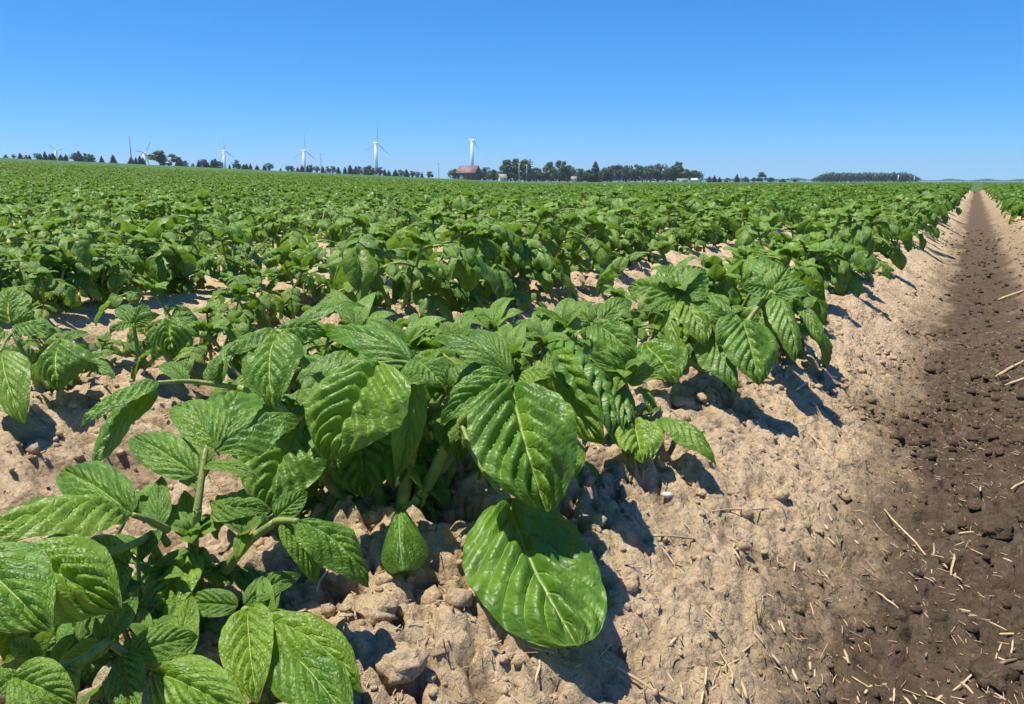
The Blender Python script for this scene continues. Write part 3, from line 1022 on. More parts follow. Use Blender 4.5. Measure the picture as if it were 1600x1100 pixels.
Cc.leaf([(975, 600, 1.10), (976, 588, 1.10)], [
    ((976, 600, 1.10), (918, 552, 1.08), 46, (-.15, .6, .75), dict(fold=10)),
    ((982, 600, 1.10), (1038, 568, 1.12), 34, (.1, .5, .8), dict(fold=14, young=True)),
    ((978, 580, 1.10), (962, 612, 1.06), 30, (-.1, .5, .8), dict(fold=14)),
    ((1004, 606, 1.10), (1018, 650, 1.08), 34, (.6, .4, .6)),
    ((975, 590, 1.12), (1000, 548, 1.16), 34, (.1, .6, .7), dict(young=True)),
])
young_tuft(Cc, 975, 585, 1.10, 46, 12, 7)
Cc.leaf([(925, 508, 1.15), (924, 504, 1.15)], [
    ((926, 505, 1.15), (994, 560, 1.10), 74, (.05, .55, .8), dict(arch=.12, curl=.25)),
    ((924, 505, 1.15), (880, 480, 1.2), 50, (-.2, .7, .6), dict(arch=.15)),
    ((922, 508, 1.15), (905, 470, 1.19), 40, (-.5, .3, .8), dict(arch=.1)),
    ((940, 500, 1.15), (985, 470, 1.22), 44, (0, .7, .6), dict(arch=.1)),
])
Cc.leaf([(940, 610, 1.15), (955, 625, 1.12)], [
    ((940, 580, 1.13), (975, 676, 1.03), 80, (.6, .6, .4), dict(arch=.1, quilt=.15)),
    ((930, 570, 1.14), (900, 650, 1.08), 70, (-.3, .5, .7), dict(arch=.1)),
])

# ---- plant D: first tall plant beyond the bare gap on the right flank, with the round pale leaf
D = Hero(1110, 578, 'bushy potato plant with a large round pale leaf hanging over the tan slope')
D.stem([(1110, 582, 1.42), (1090, 530, 1.42), (1060, 470, 1.42)], .007, .004)
D.stem([(1120, 580, 1.42), (1140, 530, 1.40), (1152, 500, 1.38)], .007, .004)
D.stem([(1100, 580, 1.42), (1060, 555, 1.40), (1015, 545, 1.38)], .006, .004)
D.stem([(1125, 580, 1.45), (1170, 500, 1.50), (1205, 455, 1.52)], .007, .004)
D.leaf([(1152, 500, 1.38), (1158, 505, 1.36)], [
    ((1160, 498, 1.36), (1186, 602, 1.30), 96, (.10, .25, .95), dict(arch=.06, fold=2, curl=.18, wav=.03)),
    ((1098, 528, 1.38), (1150, 614, 1.31), 78, (.35, .55, .65), dict(arch=.14, fold=-10, curl=.3)),
    ((1140, 498, 1.38), (1078, 470, 1.42), 52, (-.1, .7, .6), dict(arch=.14)),
    ((1150, 490, 1.38), (1120, 540, 1.34), 40, (.0, .6, .7), dict(fold=-10)),
])
D.leaf([(1015, 545, 1.38), (1008, 540, 1.37)], [
    ((1006, 536, 1.37), (1058, 598, 1.29), 108, (-.02, .50, .85), dict(arch=.10, fold=4, curl=.25)),
    ((1060, 470, 1.40), (1058, 560, 1.34), 46, (-.8, -.1, .6), dict(fold=8)),
    ((1064, 470, 1.40), (1100, 540, 1.33), 70, (.25, .55, .75), dict(arch=.14, fold=-8)),
])
D.leaf([(1060, 470, 1.42), (1056, 462, 1.42)], [
    ((1056, 464, 1.42), (1100, 420, 1.46), 66, (.1, .55, .8), dict(fold=8)),
    ((1052, 462, 1.42), (980, 450, 1.46), 78, (-.1, .62, .7), dict(arch=.14, curl=.3)),
    ((1060, 462, 1.42), (1110, 470, 1.40), 40, (.1, .7, .6)),
    ((1050, 455, 1.44), (1040, 415, 1.48), 50, (-.2, .5, .8)),
    ((1056, 470, 1.41), (1015, 490, 1.38), 36, (-.1, .7, .6)),
])
young_tuft(D, 1056, 455, 1.42, 44, 14, 6)
D.leaf([(1205, 455, 1.52), (1212, 460, 1.50)], [
    ((1214, 462, 1.50), (1242, 566, 1.43), 62, (.3, .35, .85), dict(arch=.10, fold=-10, curl=.3)),
    ((1210, 460, 1.51), (1268, 452, 1.52), 56, (.1, .7, .6), dict(arch=.14)),
    ((1202, 456, 1.53), (1160, 450, 1.52), 56, (-.1, .6, .7), dict(arch=.14)),
    ((1208, 455, 1.53), (1190, 405, 1.60), 60, (0, .5, .8), dict(arch=.1)),
    ((1205, 458, 1.52), (1230, 420, 1.56), 50, (.1, .6, .7)),
    ((1250, 480, 1.50), (1282, 542, 1.46), 36, (.3, .2, .9), dict(fold=8)),
])

# ---- plant E: at the left frame edge, second row
E_ = Hero(70, 600, 'potato plant at the left edge of the second row with a puffed round leaf')
E_.stem([(60, 605, 1.36), (45, 570, 1.35), (20, 520, 1.36)], .006, .0035)
E_.stem([(75, 605, 1.36), (90, 570, 1.35), (110, 540, 1.36)], .006, .0035)
E_.leaf([(110, 540, 1.36), (104, 538, 1.33)], [
    ((98, 534, 1.31), (92, 612, 1.24), 102, (.05, .45, .88), dict(arch=.20, fold=-8, curl=.5, quilt=.12)),
    ((118, 560, 1.33), (180, 592, 1.30), 40, (.2, .8, .4), dict(arch=.1)),
    ((130, 568, 1.33), (184, 552, 1.34), 34, (.0, .75, .5), dict(arch=.12)),
    ((100, 530, 1.36), (138, 520, 1.40), 26, (.0, .7, .6)),
])
E_.leaf([(20, 520, 1.36), (10, 530, 1.32), (0, 550, 1.26)], [
    ((2, 550, 1.24), (38, 662, 1.16), 74, (.15, .40, .9), dict(arch=.12, fold=-6, curl=.2)),
    ((30, 515, 1.34), (90, 520, 1.33), 46, (.0, .7, .6), dict(arch=.2, fold=-8)),
    ((22, 510, 1.36), (56, 500, 1.36), 70, (.05, .5, .85), dict(arch=.14)),
    ((14, 505, 1.37), (18, 455, 1.42), 80, (.0, .5, .8), dict(arch=.1)),
    ((10, 520, 1.36), (-40, 530, 1.32), 70, (-.1, .6, .7), dict(arch=.1)),
])

# ---- plant F: two small puckered sprouts between the rows
F_ = Hero(216, 572, 'two small sprouts with puckered leaves standing in the bare gap behind the left leaf')
F_.stem([(218, 574, 1.42), (214, 540, 1.42), (210, 515, 1.42)], .0045, .003)
F_.stem([(226, 574, 1.42), (245, 555, 1.41), (262, 512, 1.40)], .004, .003)
F_.leaf([(210, 515, 1.42), (210, 505, 1.42)], [
    ((208, 512, 1.42), (228, 478, 1.46), 48, (.0, .55, .8), dict(fold=6, quilt=.16)),
    ((206, 508, 1.42), (172, 520, 1.38), 36, (-.2, .5, .8), dict(quilt=.16)),
    ((212, 506, 1.42), (250, 492, 1.42), 28, (.2, .5, .8), dict(quilt=.16)),
    ((208, 500, 1.43), (185, 480, 1.47), 30, (-.1, .6, .7)),
])
F_.leaf([(262, 512, 1.40), (266, 500, 1.39)], [
    ((268, 500, 1.39), (272, 560, 1.34), 78, (.05, .5, .85), dict(arch=.24, fold=-8, curl=.5, quilt=.18)),
    ((262, 512, 1.40), (240, 566, 1.38), 28, (-.2, .2, .9), dict(fold=10)),
    ((262, 510, 1.40), (228, 530, 1.38), 26, (-.1, .6, .7)),
    ((272, 500, 1.40), (310, 500, 1.42), 34, (.1, .7, .6), dict(arch=.2)),
])

# ------------------------------------------------------------------ the rest of the rows
HERO_SPOTS = [h.q for h in (A, B, Cc, D, E_, F_)]
rows = [-0.5 - ROW * k for k in range(0, 80)] + [0.62 + ROW / 0.78 * k for k in range(0, 4)]
cand = []
for ri, rx in enumerate(rows):
    q = random.Random(500 + ri)
    y = -1.0 + q.uniform(0, 0.3)
    while y < 60:
        y += q.uniform(0.23, 0.34)
        x = rx + q.gauss(0, 0.035)
        r = math.hypot(x, y)
        th = math.degrees(math.atan2(-x, y))
        if r > 60 or not (-6 < th < 70 + 25 / max(r, 0.6)):
            continue
        if q.random() < (0.10 if ri not in (0, 1) else 0.03):
            continue
        cand.append((r, ri, x, y, q.uniform(0, 6.28), q.choice([q.uniform(0.95, 1.2), q.uniform(1.15, 1.52), q.uniform(1.15, 1.52)]), q.randrange(1, 11)))
GAPS = [(-0.5, -2.0, 1.85, 'row0')]
keep = []
for c in cand:
    r, ri, x, y = c[:4]
    if ri == 0 and y < 1.62: continue                       # the hand-built plants stand here
    if ri == 1 and y < 1.62: continue
    if x > 0 and y < 3.0: continue
    if r < 0.75: continue
    keep.append(c)
# a few plants set by hand to fill in between the modelled ones
for (px, py, sc_, sd_) in [(560, 690, 1.05, 2), (760, 640, 0.8, 5), (450, 660, 0.95, 6), (880, 600, 0.75, 3), (1000, 560, 0.85, 8), (690, 590, 0.88, 7), (330, 560, 0.78, 6), (15, 590, 0.72, 6), (125, 590, 0.55, 2), (255, 545, 0.5, 9), (70, 490, 0.9, 10), (560, 640, 0.9, 9), (820, 640, 0.7, 1), (405, 505, 0.95, 4), (150, 462, 0.8, 1), (20, 480, 1.0, 8), (480, 475, 1.15, 3), (270, 450, 0.85, 9), (215, 1010, 0.55, 2), (95, 935, 0.6, 5), (480, 790, 0.66, 10), (560, 770, 0.8, 4), (705, 735, 0.9, 3), (1150, 545, 1.15, 1)]:
    g_, t_ = on_soil(px, py)
    keep.append((float(np.hypot(g_[0], g_[1])), 0 if g_[0] > -0.95 else (1 if g_[0] > -1.9 else 2), float(g_[0]), float(g_[1]), sd_ * 1.1, sc_, sd_))
keep.sort()
NPART = 6.3
per_row = {}
far_pts = []
n_ind = 6
row_n = {}
for r, ri, x, y, rz, sc_, sd_ in keep:
    if n_ind < 300:
        n_ind += 1
        z = float(base_z(np.array(x), np.array(y))) + (float(micro_z(np.array([x]), np.array([y]))[0]) if r < 6 else 0)
        rname = 'the %s row left of the furrow' % ORD[ri] if ri < 20 else ('an outer crop row' if ri < 80 else 'the %s row right of the furrow' % ORD[ri - 80])
        if r < NPART:
            k = row_n.get(ri, 0); row_n[ri] = k + 1
            o = plant_objects((x, y, z - 0.004), rz, sc_, sd_, 'hi' if r < 2.2 else 'mid')
            tag(o, '%s potato plant from the near end of %s' % (ordinal(k), rname), 'potato plant', PLANT_GROUP)
        else:
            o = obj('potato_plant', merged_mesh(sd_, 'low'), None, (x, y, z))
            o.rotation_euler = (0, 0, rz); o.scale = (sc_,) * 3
            k = row_n.get(ri, 0); row_n[ri] = k + 1
            tag(o, '%s potato plant from the near end of %s' % (ordinal(k), rname), 'potato plant', PLANT_GROUP)
    else:
        far_pts.append((x, y, rz, sc_))

# plants beyond the first 300: one object, plants set on points by geometry nodes
fp = np.array(far_pts)
fz = base_z(fp[:, 0], fp[:, 1])
me = bpy.data.meshes.new('potato_crop')
me.vertices.add(len(fp)); me.vertices.foreach_set('co', np.stack([fp[:, 0], fp[:, 1], fz], -1).astype(np.float32).ravel())
a = me.attributes.new('rz', 'FLOAT', 'POINT'); a.data.foreach_set('value', fp[:, 2].astype(np.float32))
a = me.attributes.new('sc', 'FLOAT', 'POINT'); a.data.foreach_set('value', fp[:, 3].astype(np.float32))
crop = obj('potato_crop', me)
tag(crop, 'dense green potato crop filling the field towards the far trees', 'crop', None, 'stuff')
ng = bpy.data.node_groups.new('crop_points', 'GeometryNodeTree')
ng.interface.new_socket('Geometry', in_out='INPUT', socket_type='NodeSocketGeometry')
ng.interface.new_socket('Geometry', in_out='OUTPUT', socket_type='NodeSocketGeometry')
gi = ng.nodes.new('NodeGroupInput'); go = ng.nodes.new('NodeGroupOutput')
# the shapes are meshes built inside the tree's own objects: a low plant joined per kind
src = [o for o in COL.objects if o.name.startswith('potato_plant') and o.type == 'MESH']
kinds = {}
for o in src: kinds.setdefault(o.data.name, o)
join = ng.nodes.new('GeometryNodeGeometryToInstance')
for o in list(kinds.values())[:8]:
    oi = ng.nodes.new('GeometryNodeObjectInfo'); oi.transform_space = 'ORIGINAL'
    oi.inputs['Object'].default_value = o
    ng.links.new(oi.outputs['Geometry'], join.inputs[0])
iop = ng.nodes.new('GeometryNodeInstanceOnPoints')
ng.links.new(gi.outputs[0], iop.inputs['Points'])
ng.links.new(join.outputs[0], iop.inputs['Instance'])
iop.inputs['Pick Instance'].default_value = True
rv = ng.nodes.new('FunctionNodeRandomValue'); rv.data_type = 'INT'
rv.inputs[4].default_value = 0; rv.inputs[5].default_value = 7
ng.links.new(rv.outputs[2], iop.inputs['Instance Index'])
na = ng.nodes.new('GeometryNodeInputNamedAttribute'); na.data_type = 'FLOAT'; na.inputs[0].default_value = 'rz'
cx = ng.nodes.new('ShaderNodeCombineXYZ'); ng.links.new(na.outputs[0], cx.inputs[2])
ng.links.new(cx.outputs[0], iop.inputs['Rotation'])
nb_ = ng.nodes.new('GeometryNodeInputNamedAttribute'); nb_.data_type = 'FLOAT'; nb_.inputs[0].default_value = 'sc'
ng.links.new(nb_.outputs[0], iop.inputs['Scale'])
ng.links.new(iop.outputs[0], go.inputs[0])
md = crop.modifiers.new('crop_points', 'NODES'); md.node_group = ng

# the crop farther off closes to one rough green surface
rad = np.geomspace(46, 432, 230); ang = np.linspace(R(-9), R(78), 620)
RR, AA = np.meshgrid(rad, ang)
FX, FY = -RR * np.sin(AA), RR * np.cos(AA)
bumps = perlin(FX * 1.1, FY * 0.35, 51) * 0.05 + perlin(FX * 0.33, FY * 0.2, 52) * 0.04 + nrg.normal(0, 0.012, FX.shape)
FZ = hill_z(FX, FY) + 0.15 + bumps * np.clip(1.4 - RR / 500, 0.5, 1)
FZ = np.where(RR < 48, FZ - 0.3, FZ)
na_, nr_ = FX.shape
ii = np.arange(na_ - 1)[:, None] * nr_ + np.arange(nr_ - 1)[None]
cf = np.stack([ii, ii + 1, ii + nr_ + 1, ii + nr_], -1).reshape(-1, 4)


def canopy_material():
    m, t = newmat('far_potato_canopy'); g = N(t); co = coords(g)
    n = g.noise(co, 1.2, 5, 0.7); n2 = g.noise(co, 0.05, 4, 0.6)
    c = g.mix(g.ramp(n, 0.35, 0.68), (0.046, 0.092, 0.026), (0.084, 0.145, 0.042))
    c = g.mix(g.ramp(n2, 0.4, 0.65, 0.0, 0.4), c, (0.095, 0.150, 0.05))
    g.out(g.pbr(c, 0.7, 0.05, g.bump(n, 0.15, 0.5)))
    return m


canopy = obj('far_potato_field', mesh_np('far_potato_field', np.stack([FX, FY, FZ], -1).reshape(-1, 3), cf, None, None, True, [canopy_material()]))
tag(canopy, 'far green potato canopy rising to the low hill on the left', 'crop', None, 'stuff')

# ------------------------------------------------------------------ straw, chaff and clods on the soil


def straw_mesh(p0, p1, r, bend, seed):
    q = random.Random(seed)
    t = np.linspace(0, 1, 5)[:, None]
    pts = p0 + (p1 - p0) * t
    pts[:, 2] += bend * (4 * t * (1 - t))[:, 0]
    pts[1:-1, :2] += np.array([[q.gauss(0, 1), q.gauss(0, 1)] for _ in range(3)]) * np.linalg.norm(p1 - p0) * 0.012
    b = MB(); b.tube(pts, r * np.array([0.8, 1, 1, 0.95, 0.75]), 6)
    return b.mesh('straw', M['straw'])


STRAW = [((1459, 850), (1456, 897), 2.2, 'pale straw standing end-on in the dark furrow beside the shorter white one'),
         ((1491, 867), (1486, 900), 3.2, 'short thick whitish straw at the edge of the dark furrow'),
         ((1544, 1034), (1489, 1080), 3.0, 'long pale straw slanting out of the straw heap at bottom right'),
         ((1514, 959), (1574, 986), 2.6, 'straw lying above the straw heap at bottom right'),
         ((1544, 993), (1615, 992), 3.2, 'level brown straw at the top of the bottom right straw heap'),
         ((1540, 1022), (1574, 1034), 3.0, 'straw crossing the top of the slanting straw in the heap'),
         ((1556, 1040), (1590, 1031), 4.5, 'broad orange straw piece in the bottom right straw heap'),
         ((1566, 1004), (1556, 1030), 2.4, 'upright straw of the heap beside the broad orange piece'),
         ((1583, 1000), (1578, 1028), 2.6, 'rightmost upright straw of the heap at bottom right'),
         ((1326, 1054), (1378, 1092), 2.2, 'long straw lying diagonally low on the brown flank near the bottom edge'),
         ((1124, 1017), (1158, 1076), 2.2, 'thin curved straw on tan soil near the bottom edge'),
         ((940, 1030), (1056, 1101), 4.2, 'thickest straw stalk lying on tan soil below the fallen leaf'),
         ((1382, 796), (1446, 868), 2.2, 'longest thin straw on the brown flank pointing at the furrow'),
         ((1283, 891), (1303, 917), 1.8, 'small straw on the brown flank beside a forked chaff piece'),
         ((1369, 925), (1404, 951), 2.2, 'broad-ended straw on the lower brown flank'),
         ((1434, 981), (1459, 970), 2.2, 'short straw at the border of the flank and dark furrow'),
         ((1018, 838), (1086, 843), 3.0, 'level pale straw on tan soil right of the fallen leaf'),
         ((1113, 799), (1199, 795), 2.4, 'level straw on tan soil above the longer pale one'),
         ((1262, 676), (1312, 728), 2.0, 'thin straw slanting down the upper tan flank'),
         ((1030, 848), (1066, 900), 2.2, 'straw slanting down beside the level pale straw'),
         ((1240, 612), (1262, 598), 3.0, 'white straw piece beside the shadow of the hanging leaf'),
         ((1270, 548), (1288, 582), 2.6, 'pale straw leaning under the hanging leaf at the row edge'),
         ((845, 1015), (836, 1072), 3.2, 'pale straw peg standing below the fallen leaf'),
         ((676, 1026), (735, 1008), 3.6, 'cupped dry stalk on the tan soil between plant and fallen leaf'),
         ((495, 925), (517, 868), 3.0, 'pinkish dry twig under the lower left plant'),
         ((320, 450), (336, 478), 2.6, 'pale forked straw on the bare patch of the second row'),
         ((715, 1082), (760, 1100), 2.4, 'straw at the bottom edge in the middle'),
         ((1560, 470), (1600, 455), 3.5, 'upper straw of the pair lying on the right ridge'),
         ((1556, 590), (1600, 565), 4, 'straw at the right frame edge on the right ridge'),
         ((1570, 604), (1610, 590), 4, 'lower straw at the right frame edge on the right ridge'),
         ((1580, 765), (1610, 748), 3, 'straw near the right frame edge in the dark furrow')]
for k, (a_, b_, w, lab) in enumerate(STRAW):
    p0, d0 = on_soil(*a_); p1, d1 = on_soil(*b_)
    r_ = w * (d0 + d1) / 2 / FPX * 0.62
    o = obj('straw', None)
    bpy.data.objects.remove(o)
    up = np.array([0, 0, r_ * 0.7 - 0.0005])
    mid_ = (p0 + p1) / 2
    o = empty('straw', mid_.tolist())
    bpy.data.objects.remove(o)
    me = straw_mesh(p0 + up - mid_, p1 + up - mid_, r_, 0.001, k)
    o = obj('straw', me, None, mid_.tolist())
    tag(o, lab, 'straw', 'straw stalks lying on the soil')

# shorter bits of straw, alike and scattered
bits = [straw_mesh(np.array([-0.5, 0, 0]), np.array([0.5, 0.16 * (k % 3 - 1), 0]), 0.03 + 0.012 * k, 0.02 + 0.03 * (k % 3), 60 + k) for k in range(7)]
q = random.Random(77)
n = 0
while n < 150:
    px, py = q.uniform(980, 1600), 1100 - 780 * (q.random() ** 1.5)
    if px < 1525 - (py - 290) * 0.75: continue
    if perlin(np.array([px / 90.0]), np.array([py / 60.0]), 41)[0] < -0.12: continue
    p0, d0 = on_soil(px, py)
    if p0[1] > 5: continue
    wetness = float(moist_at(np.array([p0[0]]), np.array([p0[1]]))[0])
    if wetness < 0.15 and q.random() < 0.5: continue
    if wetness > 0.8 and q.random() < 0.45: continue
    L = q.uniform(0.007, 0.024) * (1 + 0.5 * (q.random() < 0.15))
    o = obj('straw', bits[n % 7], None, (p0[0], p0[1], p0[2] + 0.0004))
    az = q.gauss(R(115), 0.5)
    e = 0.01
    slope = (float(base_z(np.array(p0[0] + math.cos(az) * e), np.array(p0[1]))) - float(base_z(np.array(p0[0]), np.array(p0[1])))) / e
    o.rotation_euler = (0, -math.atan(slope), az); o.scale = (L, q.uniform(0.011, 0.021), q.uniform(0.011, 0.02))
    tag(o, 'short bit of straw among many on the brown flank' if wetness < 0.7 else 'short bit of straw among many in the dark furrow',
        'straw', 'short straw bits on the flank' if wetness < 0.7 else 'short straw bits in the furrow')
    n += 1


def scatter_xy(n, x0, x1, y0, y1, seed):
    r_ = np.random.default_rng(seed)
    return r_, r_.uniform(x0, x1, n), y0 + (y1 - y0) * r_.random(n) ** 1.6


# chaff: hair-fine fibres nobody could count
r_, X, Y = scatter_xy(6500, -0.45, 0.42, 0.25, 3.2, 5)
Z = soil_z(X, Y)
b = MB()
for k in range(len(X)):
    L = r_.uniform(0.003, 0.013) * (1 + r_.random() ** 4); az = r_.normal(R(112), 0.7); w = r_.uniform(0.0003, 0.0007)
    d = np.array([math.cos(az), math.sin(az), r_.normal(0, 0.25)]) * L / 2
    s_ = np.array([-math.sin(az), math.cos(az), 0]) * w
    c = np.array([X[k], Y[k], Z[k] + 0.0008 + abs(d[2])])
    up = np.array([0, 0, w])
    v = [c - d - s_, c - d + s_, c - d + up * 1.4, c + d - s_, c + d + s_, c + d + up * 1.4]
    b.add(v, [[0, 1, 4, 3], [1, 2, 5, 4], [2, 0, 3, 5]], None, None, r_.random())
chaff = obj('chaff', b.mesh('chaff', M['straw'], False, True))
tag(chaff, 'fine straw chaff strewn over the tan flank and dark furrow', 'chaff', None, 'stuff')

# crumbs of soil
ICO = None


def ico():
    t = (1 + 5 ** .5) / 2
    v = np.array([[-1, t, 0], [1, t, 0], [-1, -t, 0], [1, -t, 0], [0, -1, t], [0, 1, t], [0, -1, -t], [0, 1, -t], [t, 0, -1], [t, 0, 1], [-t, 0, -1], [-t, 0, 1]], float)
    v /= np.linalg.norm(v[0])
    f = [[0, 11, 5], [0, 5, 1], [0, 1, 7], [0, 7, 10], [0, 10, 11], [1, 5, 9], [5, 11, 4], [11, 10, 2], [10, 7, 6], [7, 1, 8], [3, 9, 4], [3, 4, 2], [3, 2, 6], [3, 6, 8], [3, 8, 9], [4, 9, 5], [2, 4, 11], [6, 2, 10], [8, 6, 7], [9, 8, 1]]
    return v, np.array(f)


def sub(v, f):
    v = list(map(tuple, v)); cache = {}; out = []

    def mid(a, b):
        k = (min(a, b), max(a, b))
        if k not in cache:
            m = (np.array(v[a]) + np.array(v[b])); m /= np.linalg.norm(m); v.append(tuple(m)); cache[k] = len(v) - 1
        return cache[k]
    for a, b_, c in f:
        x, y, z = mid(a, b_), mid(b_, c), mid(c, a)
        out += [[a, x, z], [b_, y, x], [c, z, y], [x, y, z]]
    return np.array(v), np.array(out)


I0 = ico(); I1 = sub(*I0); I2 = sub(*I1)
r_, X, Y = scatter_xy(8500, -1.9, 0.42, 0.2, 3.2, 6)
Z = soil_z(X, Y)
b = MB()
MOI = moist_at(X, Y)
moi_attr = []
for k in range(len(X)):
    s_ = r_.choice([0.0018, 0.003, 0.0045, 0.007, 0.010], p=[.34, .3, .2, .12, .04]) * r_.uniform(.8, 1.3)
    v = I0[0] * r_.uniform(0.65, 1.25, (12, 1)) * np.array([1, r_.uniform(.7, 1.2), r_.uniform(.55, .9)]) * s_
    b.add(v + [X[k], Y[k], Z[k] + s_ * 0.25], None, I0[1]); moi_attr.append(np.full(12, MOI[k]))
me = mesh_np('soil_crumbs', np.vstack(b.v), np.vstack(b.f3), None, {'moist': np.concatenate(moi_attr)}, False, [M['soil']])
crumbs = obj('soil_crumbs', me)
tag(crumbs, 'loose crumbs of dry soil scattered over the ridges', 'soil', None, 'stuff')

r_, X, Y = scatter_xy(1500, -0.22, 0.62, 1.7, 10.0, 8)
Z = soil_z(X, Y); MOI = moist_at(X, Y)
b = MB(); ma = []
for k in range(len(X)):
    s_ = r_.uniform(0.003, 0.010) * (1 + 0.9 * r_.random() ** 3)
    v = I0[0] * r_.uniform(0.6, 1.3, (12, 1)) * np.array([1, r_.uniform(.7, 1.2), r_.uniform(.5, .85)]) * s_
    b.add(v + [X[k], Y[k], Z[k] + s_ * 0.2], None, I0[1]); ma.append(np.full(12, MOI[k]))
furrow_clods = obj('furrow_clods', mesh_np('furrow_clods', np.vstack(b.v), np.vstack(b.f3), None, {'moist': np.concatenate(ma)}, False, [M['soil']]))
tag(furrow_clods, 'broken clods strewn along the damp furrow and its banks', 'soil', None, 'stuff')

# clods that can be told apart
CLODS = [((590, 955), 34, 'flat-topped tan clod beside the tip of the lower left plant leaf'), ((628, 1040), 44, 'wide low tan clod near the bottom edge left of the fallen leaf'),
         ((1000, 640), 16, 'brown clod in the shade right of the low plant'), ((1062, 632), 20, 'tan clod standing at the edge of the shade under the bushy plant'),
         ((1100, 622), 14, 'small tan clod beside the larger one under the bushy plant'), ((254, 572), 13, 'round pinkish clod beside the two small sprouts'),
         ((338, 905), 26, 'brown clod at the foot of the lower left plant'), ((360, 930), 20, 'flat brown clod just below the clod at the lower left plant foot'),
         ((148, 618), 12, 'tan clod in the shade left of the drooping leaf'), ((1552, 1060), 36, 'dark cracked clod under the bottom right straw heap'),
         ((1490, 640), 14, 'dark clod in the far part of the damp furrow'), ((1560, 830), 26, 'dark clod on the right side of the damp furrow'),
         ((1530, 930), 24, 'dark flat clod above the straw heap in the furrow')]
for k, ((px, py), w, lab) in enumerate(CLODS):
    p, d = on_soil(px, py)
    s_ = w * d / FPX
    v = I2[0].copy()
    f1 = perlin(v[:, 0] * 1.6 + k * 7, v[:, 1] * 1.6 + v[:, 2] * 2, 91) * 0.35 + perlin(v[:, 0] * 5 + k, v[:, 1] * 5 + v[:, 2] * 6, 92) * 0.14
    v = v * (1 + f1)[:, None] * np.array([1, 0.85, 0.55]) * s_
    mo_ = float(moist_at(np.array([p[0]]), np.array([p[1]]))[0])
    me = mesh_np('soil_clod', v, I2[1], None, {'moist': np.full(len(v), mo_)}, True, [M['soil']])
    o = obj('soil_clod', me, None, (p[0], p[1], p[2] + s_ * 0.1)); o.rotation_euler = (0, 0, k * 1.3)
    tag(o, lab, 'clod', 'clods on the soil')
# a white pebble and a tuft of grass
p, d = on_soil(1042, 772)
v = I1[0] * np.array([0.0075, 0.0045, 0.004])
o = obj('pebble', mesh_np('pebble', v, I1[1], None, None, True, [M['quartz']]), None, (p[0], p[1], p[2] - 0.001)); o.rotation_euler = (0, 0, 0.4)
tag(o, 'single small white pebble on tan soil below the low plant', 'pebble')
p, d = on_soil(1186, 975)
b = MB()
for k in range(5):
    a_ = k * 1.4; t = np.linspace(0, 1, 5)[:, None]
    tip = np.array([math.cos(a_) * 0.008, math.sin(a_) * 0.008, 0.022 + 0.005 * (k % 3)])
    b.tube(np.array([0, 0, -0.002]) * (1 - t) + tip * t ** 1.3, np.linspace(0.0007, 0.0002, 5), 4)
o = obj('grass_tuft', b.mesh('grass_tuft', M['grass'], True, True), None, p.tolist())
tag(o, 'lone tiny green grass seedling on the brown flank', 'grass')

# ------------------------------------------------------------------ far things: trees, turbines, farm


def far_pt(px, dist):
    """ground point in the direction of photo column px at a distance"""
    d = FW + RT * (px - 800) / FPX - UP * (284 - 550) / FPX
    h = np.array([d[0], d[1]]); h /= np.linalg.norm(h)
    x, y = h * dist
    return np.array([x, y, float(hill_z(np.array(x), np.array(y)))])


def px_m(px, dist):
    """metres per photo pixel for upright things at that column and distance"""
    depth = dist / math.hypot((px - 800) / FPX, 1 / CP)
    return depth / (FPX * CP)


def spruce_meshes(seed):
    q = np.random.default_rng(seed)
    b = MB()
    layers = 11
    for k in range(layers):
        t = k / layers
        z0 = 0.06 + 0.90 * t; r0 = 0.34 * (1 - t) ** 0.7 + 0.03
        nb_ = 13 if k < 8 else 8
        for j in range(nb_):
            a = 6.283 * (j + q.random()) / nb_
            r = r0 * q.uniform(0.65, 1.2)
            dx, dy = math.cos(a), math.sin(a)
            z = z0 + q.normal(0, 0.015)
            wv = 0.075 * (1 - t) + 0.028
            sx, sy = -dy * wv, dx * wv
            v = [[dx * 0.01, dy * 0.01, z + 0.07], [dx * r * .6 + sx, dy * r * .6 + sy, z + 0.01], [dx * r, dy * r, z - 0.035], [dx * r * .6 - sx, dy * r * .6 - sy, z + 0.01], [dx * r * .5, dy * r * .5, z - 0.05]]
            b.add(v, None, [[0, 1, 2], [0, 2, 3], [1, 4, 2], [2, 4, 3]], None, q.random())
    b.tube([[0, 0, .85], [0, 0, 1.02]], [0.012, 0.002], 5, True, .5)
    crown = b.mesh('crown', M['spruce'], False, True)
    c = MB(); c.tube([[0, 0, -0.02], [0, 0, .5], [0, 0, .95]], [0.022, 0.014, 0.003], 6)
    return c.mesh('trunk', M['bark']), crown


